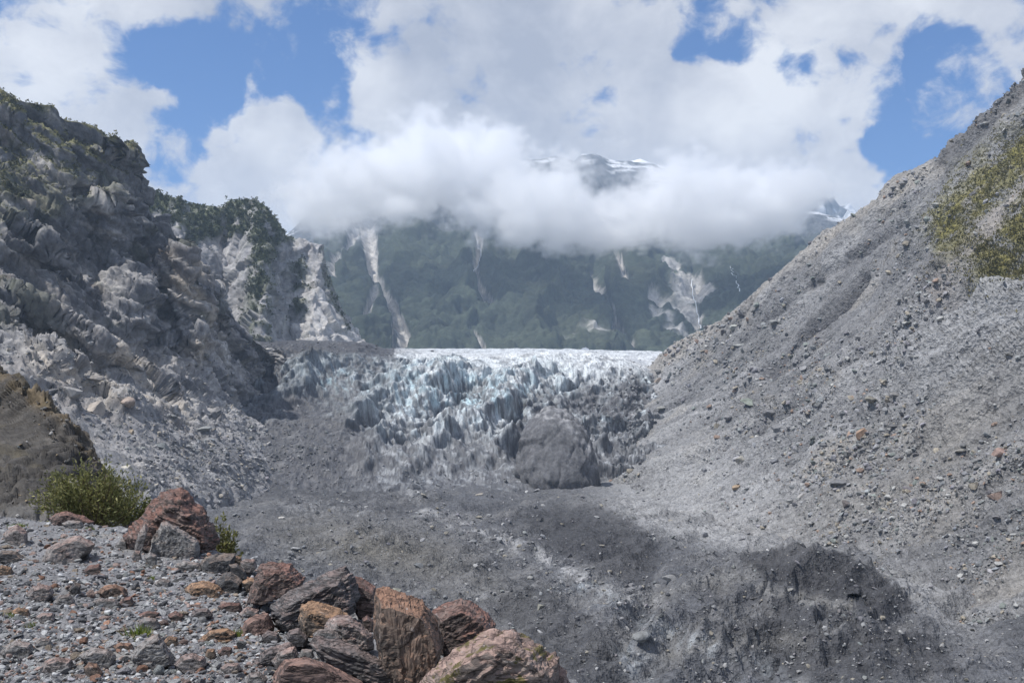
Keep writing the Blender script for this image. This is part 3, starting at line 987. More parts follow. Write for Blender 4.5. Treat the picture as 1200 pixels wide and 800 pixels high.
# ---- the glacier: icefall and flat upper surface
def build_glacier():
    back = [(300, 408, 1900), (500, 409, 1900), (640, 409, 1900), (800, 413, 1900)]
    mid_ = [(262, 420, 900), (300, 408, 1000), (420, 408, 1100), (500, 413, 1200), (600, 417, 1200), (700, 415, 1200), (800, 428, 1000)]
    top = [(262, 425, 800), (300, 402, 800), (340, 401, 800), (400, 402, 805), (430, 404, 810), (458, 414, 815), (500, 418, 820), (545, 420, 830), (600, 417, 830), (640, 415, 825),
           (690, 416, 815), (730, 421, 805), (765, 434, 800), (800, 445, 790)]
    r1 = [(262, 445, 755), (310, 428, 745), (400, 430, 745), (460, 436, 760), (550, 440, 770), (640, 440, 770), (720, 448, 755), (770, 455, 760), (800, 460, 760)]
    r2 = [(262, 480, 690), (318, 468, 685), (400, 474, 670), (470, 474, 690), (550, 474, 700), (640, 476, 690), (720, 486, 690), (770, 490, 700), (800, 492, 700)]
    r3 = [(255, 540, 560), (300, 515, 600), (380, 512, 600), (460, 512, 615), (550, 515, 620), (640, 520, 615), (715, 525, 620), (760, 525, 640), (800, 525, 640)]
    foot = [(240, 640, 400), (300, 622, 440), (400, 612, 475), (480, 608, 490), (560, 608, 485), (640, 618, 465), (700, 618, 480), (760, 612, 505), (800, 608, 520)]
    nv, nu = 310, 480
    V = loft([back, mid_, top, r1, r2, r3, foot], nu, nv, [0, .03, .075, .32, .56, .80, 1.0])
    p = V.reshape(-1, 3).astype(np.float32)
    u, v = uvgrid(nv, nu)
    px, py = seen(p)
    fall = .16 * sstep(.06, .10, v) + .84 * sstep(.10, .42, v)
    calm = np.clip(linemask(px, py, [(285, 570), (320, 520), (370, 510), (400, 545)], 40, 34) * 1.2, 0, 1)
    lower = sstep(.80, 1.0, v)
    warp = np.stack([fbm(p / 30, 3, 400), fbm(p / 30, 3, 401), fbm(p / 30, 3, 402)], 1)
    a = p @ rotm(0, 0, -18).T
    b = p @ rotm(0, 0, 42).T
    # tall fins and towers; crests run up to the right, cracks across the fall
    st = np.array([1.0, 1.0, .55], np.float32)
    wp = p + warp * 7
    vary = np.clip(.75 + .9 * fbm(p / 70, 3, 411), .25, 1.5)
    f1, f2, hid, dv = voro(a * st / np.array([13, 20, 14], np.float32) + .5 * warp, 403)
    tower = np.minimum((f2 - f1) * 3.2, 1.0) * (2 + 8 * rnd(hid, 2) ** 1.5) + 7 * (rnd(hid, 3) - .5) * dv[:, 0] + 8 * (rnd(hid, 4) - .35) * dv[:, 1]
    fin = ridged(np.stack([b[:, 0] / 34, b[:, 1] / 95, p[:, 2] / 110], 1) + .45 * warp, 3, 404)
    curve = ridged(np.stack([b[:, 0] / 78 + .3 * warp[:, 1], b[:, 1] / 170, p[:, 0] * 0], 1), 2, 412)
    thin = ridged(np.stack([a[:, 0] / 6.0, a[:, 1] / 26, p[:, 2] / 60], 1) + .7 * warp, 3, 405)
    thin2 = ridged(np.stack([b[:, 0] / 4.5, b[:, 1] / 17, p[:, 2] / 40], 1) + .6 * warp, 3, 414)
    thin3 = ridged(np.stack([a[:, 0] / 13.0, a[:, 1] / 44, p[:, 2] / 80], 1) + .6 * warp, 3, 415)
    serac = vary * (.08 * tower + 1.5 * (thin - .5) + .9 * (thin2 - .5) + 2.6 * (thin3 - .5) + 1.3 * facet(wp * st / 12, 413) + .6 * facet(wp * st / 5, 406)) + 7.0 * (fin - .5) + 11 * (curve - .5) - 1
    wx, wy = px + 7 * warp[:, 0], py + 5 * warp[:, 1]

    def crest(pts, w, h):
        # blade of ice along a line: long back on the upper left, steep broken face on the lower right
        up = linemask(wx + .55 * w, wy + .35 * w, pts, w)
        return h * (linemask(wx, wy, pts, w * .5) * .7 + .5 * up)
    diag = crest([(424, 552), (455, 510), (485, 484), (524, 450), (548, 432)], 16, 9) + crest([(468, 565), (520, 528), (566, 508), (600, 474), (625, 448)], 15, 8) \
        + crest([(392, 535), (410, 502), (440, 478), (462, 462)], 13, 8) + crest([(560, 560), (590, 536), (612, 520)], 11, 6) + crest([(505, 470), (540, 448), (570, 440)], 10, 5) \
        + crest([(350, 470), (366, 440), (384, 420)], 10, 5) + crest([(640, 470), (672, 446), (700, 432)], 11, 5) + crest([(590, 455), (612, 436), (640, 426)], 9, 4)
    d = fall * (1 - .88 * calm) * (1 - .55 * lower) * (serac + diag)
    d += (calm + .4 * lower) * (1.6 * fbm(p / 10, 4, 407) + 1.4 * np.abs(facet(p / 5, 408)))
    d += (1 - fall) * (1.2 * fbm(p / 16, 3, 409) + 1.5 * ridged(np.stack([p[:, 0] / 30, p[:, 1] / 60, p[:, 0] * 0], 1), 2, 410))
    gap = linemask(px, py, [(596, 520), (602, 500), (612, 480)], 5, 5)
    d -= 10 * gap
    lean = np.array([0.06, -0.62, 0.86], np.float32)
    p = p + d[:, None].astype(np.float32) * lean
    px, py = seen(p)
    # ice, meltwater-washed ice and rock dirt, with some tones set by height and place
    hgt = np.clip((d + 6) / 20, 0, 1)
    c = np.repeat(np.array([[0.50, 0.53, 0.545]], np.float32), len(p), 0)
    c = mixc(c, sstep(.1, -.5, fbm(p / 16, 4, 420)) * .7, (0.43, 0.505, 0.54))
    blue = np.clip(spotmask(px, py, 500, 445, 60, 30) + spotmask(px, py, 600, 440, 60, 26) + spotmask(px, py, 385, 445, 30, 30) + spotmask(px, py, 560, 455, 50, 24), 0, 1)
    c = mixc(c, blue * sstep(.3, -.3, fbm(p / 9, 4, 421)) * .8, (0.37, 0.53, 0.59))
    c = mixc(c, sstep(.10, .075, v), (0.72, 0.73, 0.73))
    c = mixc(c, sstep(.36, .06, v) * (px > 455) * .7, (0.66, 0.675, 0.675))
    c = mixc(c, sstep(480, 425, py) * sstep(450, 500, px) * sstep(750, 690, px) * .45, (0.62, 0.65, 0.66))
    c = mixc(c, fall * sstep(.46, .16, hgt + .16 * fbm(p / 6, 3, 431)) * .75, (0.15, 0.155, 0.165))  # darker in the low troughs between crests
    grit = fbm(np.stack([a[:, 0] / 2.4, a[:, 1] / 22, p[:, 2] / 22], 1) + .7 * warp, 5, 422)
    c = mixc(c, sstep(-.02, .16, grit) * (.85 - .5 * sstep(455, 425, py) * sstep(440, 480, px)), (0.165, 0.17, 0.18))
    c = mixc(c, sstep(.05, .4, fbm(p / 13, 4, 423)) * .6, (0.15, 0.153, 0.16))
    left = np.clip(sstep(500, 430, px + .4 * (py - 420) + 30 * fbm(p / 25, 3, 430)), 0, 1)
    leftclean = spotmask(px, py, 384, 448, 20, 36) * .9 + spotmask(px, py, 410, 452, 7, 26) + spotmask(px, py, 455, 452, 10, 20) + spotmask(px, py, 430, 455, 8, 22)
    c = mixc(c, left * (1 - .8 * np.clip(leftclean, 0, 1)) * sstep(-.7, -.05, fbm(p / 12, 4, 424)), (0.085, 0.084, 0.09))
    c = mixc(c, sstep(425, 408, py - .03 * np.abs(px - 380)) * (px < 462) * (py < 430) * .95, (0.075, 0.075, 0.08))
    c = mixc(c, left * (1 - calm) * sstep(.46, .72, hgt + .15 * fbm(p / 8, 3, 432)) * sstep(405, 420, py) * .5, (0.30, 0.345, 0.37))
    rt = spotmask(px, py, 735, 478, 40, 26) + spotmask(px, py, 760, 450, 30, 18) * .7 + spotmask(px, py, 690, 470, 40, 20) * .5 + spotmask(px, py, 640, 470, 50, 20) * .3
    rt = rt + 1.1 * spotmask(px, py, 606, 515, 12, 40, 10) + .9 * spotmask(px, py, 650, 480, 50, 9)  # darker band left of the mound and along its top
    c = mixc(c, np.clip(rt, 0, 1) * sstep(-.5, .2, fbm(p / 9, 4, 425)), (0.10, 0.10, 0.107))
    dirty = sstep(492, 535, py + 26 * fbm(p / 18, 4, 426) + .10 * np.abs(px - 520))
    c = mixc(c, dirty * .88, (0.10, 0.10, 0.107))
    streak = sstep(.05, .35, fbm(np.stack([b[:, 0] / 16, b[:, 1] / 2.4, p[:, 2] / 5], 1), 4, 427))
    c = mixc(c, dirty * streak * sstep(600, 545, py) * sstep(380, 440, px) * .8, (0.34, 0.355, 0.37))
    c = mixc(c, calm * .92, (0.095, 0.095, 0.10))
    cl = sstep(.1, .5, fbm(p / 10, 4, 428))
    c = mixc(c, calm * cl * .4, (0.24, 0.24, 0.245))
    m, nt, bs = new_mat('glacier_ice')
    at = nt.nodes.new('ShaderNodeAttribute')
    at.attribute_name = 'tone'
    tcn = nt.nodes.new('ShaderNodeTexCoord')
    n1 = tex_noise(nt, tcn.outputs['Object'], .8, 8, .7)
    n2 = tex_noise(nt, vmul(nt, tcn.outputs['Object'], (.55, .12, .12)), 1.0, 6, .65, .6)
    cc = mixn(nt, 1.0, at.outputs['Color'], ramp2(nt, n1.outputs['Fac'], .3, (.74, .74, .75), .7, (1.16, 1.16, 1.15)), 'MULTIPLY')
    cc = mixn(nt, 1.0, cc, ramp2(nt, n2.outputs['Fac'], .36, (.50, .51, .55), .58, (1.22, 1.22, 1.22)), 'MULTIPLY')
    nt.links.new(cc, bs.inputs['Base Color'])
    pv = bump(nt, bs, n1.outputs['Fac'], .5, .6)
    bump(nt, bs, n2.outputs['Fac'], .5, 1.0, pv)
    bs.inputs['Roughness'].default_value = .6
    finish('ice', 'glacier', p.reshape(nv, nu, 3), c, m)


build_glacier()


# ---- gravel shelf the camera stands on, and the moraine bank at its far left
def shelf_z(x, y):
    x, y = np.asarray(x, float), np.asarray(y, float)
    ex, ey = 5.8, -8.5
    nx, ny = -ey, ex                              # right-hand side of the lip
    L = math.hypot(nx, ny)
    s1 = ((x + 5.2) * nx + (y - 13.5) * ny) / L
    s2 = ((x + 5.2) * 0.50 + (y - 13.5) * 0.87)
    s = np.maximum(s1, np.minimum(s2, 1e9)) - 0.25
    z = -1.65 + 0.10 * fbm(np.stack([x / 3.0, y / 3.0, x * 0], 1).reshape(-1, 3), 3, 500).reshape(x.shape)
    drop = np.where(s > 0, np.sqrt(s * s + .25) - .5, 0)
    return z - np.minimum(drop * 0.95, 46), s


def build_shelf():
    # fine near the camera, coarse down the outer flank
    r = np.concatenate([np.geomspace(2.5, 24, 150), np.geomspace(25, 130, 30)])
    ang = np.concatenate([np.linspace(-62, -31, 20), np.linspace(-30.5, 6, 200), np.linspace(7, 70, 40)])
    A, Rr = np.meshgrid(ang, r[::-1])
    x, y = Rr * np.sin(np.radians(A)), Rr * np.cos(np.radians(A))
    z, s = shelf_z(x.ravel(), y.ravel())
    p = np.stack([x.ravel(), y.ravel(), z], 1).astype(np.float32)
    p[:, 2] += .035 * fbm(p / .35, 4, 502) + .02 * facet(p / .12, 503)
    c = np.repeat(np.array([[.12, .122, .13]], np.float32), len(p), 0)
    c *= (1 + .25 * fbm(p / 1.3, 4, 504))[:, None]
    c = mixc(c, sstep(.1, .5, fbm(p / 2.2, 3, 505)) * .4, (.20, .185, .165))
    mat = terrain_mat('gravel_ground', .05, .03, .35, .8, .92, speck=.85)
    finish('shelf', 'gravel_shelf', p.reshape(A.shape[0], A.shape[1], 3), c, mat)


build_shelf()


def build_bank():
    behind = [(-200, 420, 50), (0, 470, 42), (80, 540, 38), (150, 640, 36)]
    sky_ = [(-200, 340, 34), (-60, 400, 32), (0, 426, 31), (30, 448, 30), (62, 474, 29), (92, 505, 28), (116, 534, 27), (140, 570, 26.5), (158, 610, 26)]
    r1 = [(-200, 450, 32), (0, 492, 28), (50, 520, 26), (95, 548, 25), (130, 585, 24.5), (155, 630, 24)]
    toe = [(-200, 610, 20), (0, 612, 19.5), (50, 622, 19.3), (95, 632, 19.5), (128, 640, 20), (155, 660, 20.5)]
    nv, nu = 130, 150
    V = loft([behind, sky_, r1, toe], nu, nv, [0, .06, .5, 1])
    N = grid_normals(V).reshape(-1, 3)
    p = V.reshape(-1, 3)
    px, py = seen(p)
    u, v = uvgrid(nv, nu)
    q = (p @ rotm(0, 40, 0).T) / np.array([3.4, 1.6, 1], np.float32)
    q = q + .5 * np.stack([fbm(p / 3, 3, 510), fbm(p / 3, 3, 511), fbm(p / 3, 3, 512)], 1)
    d = .20 * facet(q / 1.6, 513, 1.2) + .09 * facet(q / .6, 514) + .20 * beds(q[:, 2] / .6, 517, p / 2) + .09 * beds(q[:, 2] / .2, 518, p / .8) - .10 * sstep(.12, 0, np.subtract(*voro(q / .8, 519)[1::-1])) + .03 * facet(q / .22, 516)
    p = p + N * d[:, None].astype(np.float32) * (1 - .5 * sstep(.08, .0, v - .06))[:, None].astype(np.float32)
    c = np.repeat(np.array([[.085, .08, .075]], np.float32), len(p), 0)
    c *= (1 + .35 * fbm(q / .7, 5, 517))[:, None]
    c = mixc(c, sstep(.05, .45, fbm(q / np.array([2.4, 1, .4], np.float32), 5, 518)) * .6, (.14, .13, .12))
    c = mixc(c, linemask(px, py, [(0, 440), (60, 480), (116, 540)], 10, 7) * .6 * sstep(-.3, .3, fbm(p / 1.2, 4, 519)), (.22, .165, .095))
    c = mixc(c, sstep(.1, .5, fbm(p / 1.6, 4, 520)) * .5, (.10, .085, .05))
    c = mixc(c, sstep(585, 605, py) * .4, (.2, .2, .2))
    finish('bank', 'rock_bank', p.reshape(nv, nu, 3), c * .85, terrain_mat('bank_rock', 0, .22, .38, .8, .9, streak=(.9, .9, 3.0)))


build_bank()
# ------------------------------------------------------------------ loose rock
def ico(sub):
    bm = bmesh.new()
    bmesh.ops.create_icosphere(bm, subdivisions=sub, radius=1.0)
    bm.verts.ensure_lookup_table()
    v = np.array([x.co[:] for x in bm.verts], np.float32)
    f = np.array([[y.index for y in x.verts] for x in bm.faces], np.int32)
    bm.free()
    return v, f


ICO = {k: ico(k) for k in (1, 2, 3, 4)}


def rock_shape(sub, seed, cuts=9, flat=1.0):
    """an angular broken stone: a ball cut by random planes"""
    r = np.random.default_rng(seed)
    v, f = ICO[sub]
    v = v.copy()
    for _ in range(cuts):
        n = r.normal(size=3)
        n /= np.linalg.norm(n)
        h = r.uniform(.42, .8)
        over = v @ n - h
        v = v - np.maximum(over, 0)[:, None] * n[None].astype(np.float32)
    v *= np.array([1.0, r.uniform(.6, .95), r.uniform(.42, .75) * flat], np.float32)
    v += (.05 * fbm(v * 2.6 + seed, 3, seed))[:, None] * v
    return v.astype(np.float32), f


def rots(n, r, tilt=.5):
    """random turns: any heading, some tilt"""
    a = r.uniform(0, 2 * np.pi, n)
    b = r.normal(0, tilt, n)
    g = r.normal(0, tilt, n)
    ca, sa, cb, sb, cg, sg = np.cos(a), np.sin(a), np.cos(b), np.sin(b), np.cos(g), np.sin(g)
    z = np.zeros(n)
    o = np.ones(n)
    A = np.stack([np.stack([ca, -sa, z], -1), np.stack([sa, ca, z], -1), np.stack([z, z, o], -1)], 1)
    B = np.stack([np.stack([o, z, z], -1), np.stack([z, cb, -sb], -1), np.stack([z, sb, cb], -1)], 1)
    C = np.stack([np.stack([cg, z, sg], -1), np.stack([z, o, z], -1), np.stack([-sg, z, cg], -1)], 1)
    return A @ B @ C


def rubble_mesh(name, pos, size, col, r, sub=1, nshape=10, flat=1.0, tilt=.5, sink=.25):
    """many stones in one mesh"""
    V, Fc, Cc = [], [], []
    n = len(pos)
    which = r.integers(0, nshape, n)
    Rm = rots(n, r, tilt)
    base = 0
    for k in range(nshape):
        m = np.where(which == k)[0]
        if len(m) == 0:
            continue
        v, f = rock_shape(sub, 900 + k + 31 * sub, 7, flat)
        w = np.einsum('nij,vj->nvi', Rm[m], v) * size[m][:, None, None]
        w = w + pos[m][:, None, :]
        w[..., 2] += (size[m] * (.45 - sink))[:, None]
        V.append(w.reshape(-1, 3))
        Fc.append((f[None] + (base + np.arange(len(m)) * len(v))[:, None, None]).reshape(-1, 3))
        Cc.append(np.repeat(col[m], len(v), 0))
        base += len(m) * len(v)
    return mesh_from(name, np.concatenate(V), np.concatenate(Fc), np.concatenate(Cc), False)


def stone_mat(name, grain, use_object_colour=False, contrast=.35):
    m, nt, bs = new_mat(name)
    if use_object_colour:
        src = nt.nodes.new('ShaderNodeObjectInfo').outputs['Color']
    else:
        at = nt.nodes.new('ShaderNodeAttribute')
        at.attribute_name = 'tone'
        src = at.outputs['Color']
    tc = nt.nodes.new('ShaderNodeTexCoord')
    vec = tc.outputs['Object']
    n1 = tex_noise(nt, vec, 1 / grain, 7, .68)
    c = mixn(nt, 1.0, src, ramp2(nt, n1.outputs['Fac'], .3, (1 - contrast,) * 3, .7, (1 + contrast,) * 3), 'MULTIPLY')
    nt.links.new(c, bs.inputs['Base Color'])
    bs.inputs['Roughness'].default_value = .88
    bump(nt, bs, n1.outputs['Fac'], .7, grain * .35)
    return m


def surface_pick(key, n, r, want, rows=None):
    """random places on a finished sheet, weighted by want(px, py) and by how much of the picture they cover"""
    V, N = TERRAIN[key]
    A = V.reshape(-1, 3)
    Nn = N.reshape(-1, 3)
    px, py = seen(A)
    gx, gy = px.reshape(V.shape[:2]), py.reshape(V.shape[:2])
    area = np.abs(np.gradient(gx, axis=1) * np.gradient(gy, axis=0) - np.gradient(gx, axis=0) * np.gradient(gy, axis=1)).ravel()
    face = -(A * Nn).sum(1) > 0
    w = want(px, py) * np.minimum(area, 40) * face * (px > -60) * (px < 1260) * (py > -20) * (py < 840)
    w = np.maximum(w, 0)
    idx = r.choice(len(A), size=n, p=w / w.sum())
    V4 = A[idx].astype(np.float64)
    jit = r.uniform(-.5, .5, (n, 2))
    du = np.gradient(V, axis=1).reshape(-1, 3)[idx]
    dv = np.gradient(V, axis=0).reshape(-1, 3)[idx]
    return V4 + du * jit[:, :1] + dv * jit[:, 1:], Nn[idx], idx


def power(n, lo, hi, r, k=2.4):
    u = r.uniform(0, 1, n)
    a, b = lo ** (1 - k), hi ** (1 - k)
    return (a + u * (b - a)) ** (1 / (1 - k))


def pal(n, r, base, spread, extra=()):
    """grey stones with a few tinted ones: extra = (share, colour)"""
    c = np.asarray(base, float)[None] * r.uniform(1 - spread, 1 + spread, (n, 1)) * r.normal(1, .02, (n, 3))
    k = r.uniform(0, 1, n)
    t = 0
    for share, col in extra:
        m = (k >= t) & (k < t + share)
        c[m] = np.asarray(col)[None] * r.uniform(.8, 1.2, (m.sum(), 1))
        t += share
    return np.clip(c, .02, .8)


M_RUBBLE = stone_mat('rubble_stone', .8)
M_GRAVEL = stone_mat('gravel_stone', .035)

CLEAR_RIGHT = lambda px, py: 1 - .9 * np.clip(linemask(px, py, [(1215, 165), (1150, 215), (1118, 262)], 26) + linemask(px, py, [(1230, 230), (1190, 280), (1170, 315)], 34), 0, 1)


def slope_want(px, py):
    w = .55 + .9 * spotmask(px, py, 905, 460, 80, 40) + .8 * spotmask(px, py, 1040, 560, 120, 60) + .7 * spotmask(px, py, 990, 440, 60, 50)
    w = w + 1.1 * linemask(px, py, [(765, 428), (832, 383), (930, 300), (1050, 215), (1100, 195)], 9) + .8 * spotmask(px, py, 1100, 370, 60, 40)
    w = w + .9 * linemask(px, py, [(900, 645), (1000, 660), (1060, 690), (1120, 740)], 20) + .5 * sstep(480, 640, py)
    w = w * CLEAR_RIGHT(px, py) * (1 - .96 * np.clip(1.5 * spotmask(px, py, 1130, 398, 75, 36, -28) + spotmask(px, py, 1190, 365, 34, 34), 0, 1))
    w = w * (1 - .6 * spotmask(px, py, 820, 555, 60, 50)) * (1 - .95 * linemask(px, py, [(1008, 325), (970, 362), (930, 395), (893, 428)], 9))
    k = np.stack([(px * .67 + py * .74) / 46, (px * .74 - py * .67) / 150, px * 0], 1)
    w = w * np.clip(.75 + 2.4 * fbm(k, 4, 700), .06, 2.6)
    return w


def build_rubble():
    r = np.random.default_rng(71)
    warm = ((.10, (.30, .27, .22)), (.05, (.27, .20, .16)), (.14, (.34, .34, .33)), (.05, (.20, .22, .205)))
    # right-hand slope
    n = 16500
    pos, nor, idx = surface_pick('right', n, r, slope_want)
    pxs = power(n, .85, 6.5, r, 2.45)
    size = pxs * pos[:, 1] / F
    me = rubble_mesh('scree_rubble', pos, size, pal(n, r, (.215, .219, .228), .50, warm), r, 1, 12, .85)
    add('scree_rubble', me, M_RUBBLE, kind='stuff')
    # debris on the old ice
    n = 8000
    def want(px, py):
        return (.5 + 1.3 * linemask(px, py, [(500, 600), (600, 640), (690, 685), (760, 705)], 20) + spotmask(px, py, 380, 660, 90, 50) + .6 * spotmask(px, py, 950, 760, 160, 40)
                - .42 * spotmask(px, py, 680, 620, 70, 26)) * (px > 250) * (1 + 1.2 * np.clip(fbm(np.stack([px / 40, py / 20, px * 0], 1), 3, 701), -.7, 1))
    pos, nor, idx = surface_pick('floor', n, r, want)
    size = power(n, .8, 5.5, r, 2.3) * pos[:, 1] / F
    me = rubble_mesh('moraine_debris', pos, size, pal(n, r, (.19, .19, .195), .40, ((.10, (.27, .25, .21)), (.14, (.34, .34, .34)))), r, 1, 12, .85)
    add('moraine_debris', me, M_RUBBLE, kind='stuff')
    # talus under the left wall
    n = 6500
    tal = TERRAIN['left_talus']
    V, N = TERRAIN['left']
    def want2(px, py):
        w = np.clip(tal, 0, 1) * (.5 + spotmask(px, py, 220, 520, 60, 60) + .8 * spotmask(px, py, 290, 480, 40, 60))
        return w + .35 * spotmask(px, py, 95, 430, 70, 26, 25) + .25 * spotmask(px, py, 260, 430, 60, 30, 35)
    pos, nor, idx = surface_pick('left', n, r, want2)
    size = power(n, .8, 5.0, r, 2.4) * pos[:, 1] / F
    me = rubble_mesh('talus_rubble', pos, size, pal(n, r, (.22, .22, .225), .35, ((.15, (.36, .33, .28)), (.12, (.42, .41, .40)))), r, 1, 12, .9)
    add('talus_rubble', me, M_RUBBLE, kind='stuff')
    n = 900
    pos, nor, idx = surface_pick('bank', n, r, lambda px, py: .3 + sstep(560, 600, py) + linemask(px, py, [(0, 445), (60, 490), (116, 545)], 16))
    size = power(n, .8, 5.0, r, 2.4) * pos[:, 1] / F
    me = rubble_mesh('bank_stones', pos, size, pal(n, r, (.14, .135, .13), .4, ((.2, (.24, .19, .13)), (.1, (.27, .26, .25)))), r, 1, 12, .8)
    add('bank_stones', me, M_GRAVEL, kind='stuff')
    # dirt cones and blocks on the ice margin
    n = 2200
    def want3(px, py):
        return spotmask(px, py, 340, 530, 50, 36) + .8 * spotmask(px, py, 740, 480, 40, 40) + .4 * spotmask(px, py, 380, 410, 90, 12) + .35 * spotmask(px, py, 520, 560, 120, 12)
    pos, nor, idx = surface_pick('ice', n, r, want3)
    size = power(n, .7, 3.2, r, 2.4) * pos[:, 1] / F
    me = rubble_mesh('glacier_debris', pos, size, pal(n, r, (.17, .17, .175), .35, ((.15, (.3, .3, .3)),)), r, 1, 12, .9)
    add('glacier_debris', me, M_RUBBLE, kind='stuff')


build_rubble()


# ------------------------------------------------------------------ boulders one can pick out on the slopes
M_BOULDER = stone_mat('boulder_stone', .45, True, .4)
BOULDER_MESH = []
for _k in range(10):
    _v, _f = rock_shape(3 if _k < 6 else 2, 40 + _k, 11, .95)
    _v[:, 2] += .25
    BOULDER_MESH.append(mesh_from('boulder_shape', _v, _f, None, False))
for _m in BOULDER_MESH:
    _m.materials.append(M_BOULDER)


def hit(key, px, py):
    """nearest point of a sheet under a place in the photograph"""
    V, N = TERRAIN[key]
    A = V.reshape(-1, 3)
    qx, qy = seen(A)
    front = -(A * N.reshape(-1, 3)).sum(1) > 0
    d2 = (qx - px) ** 2 + (qy - py) ** 2 + np.where(front, 0, 1e4)
    near = np.where(d2 < max(d2.min() * 2.0, 6.0))[0]
    return Vector(A[near[np.argmin(A[near, 1])]].tolist())


def colour_word(c):
    r_, g_, b_ = c[:3]
    lum = (r_ + g_ + b_) / 3
    if r_ > 1.45 * b_:
        return 'rust brown'
    if r_ > 1.15 * b_:
        return 'tan' if lum > .22 else 'brown'
    if lum > .30:
        return 'pale grey'
    if lum < .135:
        return 'dark grey'
    return 'grey'


BOULDER_N = [0]


def boulder(pos, w, col, label, group, shape=None, squash=.8, turn=None, tilt=0.0):
    k = BOULDER_N[0] % 10 if shape is None else shape
    BOULDER_N[0] += 1
    o = bpy.data.objects.new('boulder', BOULDER_MESH[k])
    COL.objects.link(o)
    o.location = (pos[0], pos[1], pos[2] - .10 * w)
    o.scale = (w * .5, w * .42, w * .5 * squash)
    o.rotation_euler = (tilt, tilt * .6, turn if turn is not None else random.uniform(0, 6.28))
    o.color = (*col, 1)
    o['label'] = label
    o['category'] = 'boulder'
    if group:
        o['group'] = group
    return o


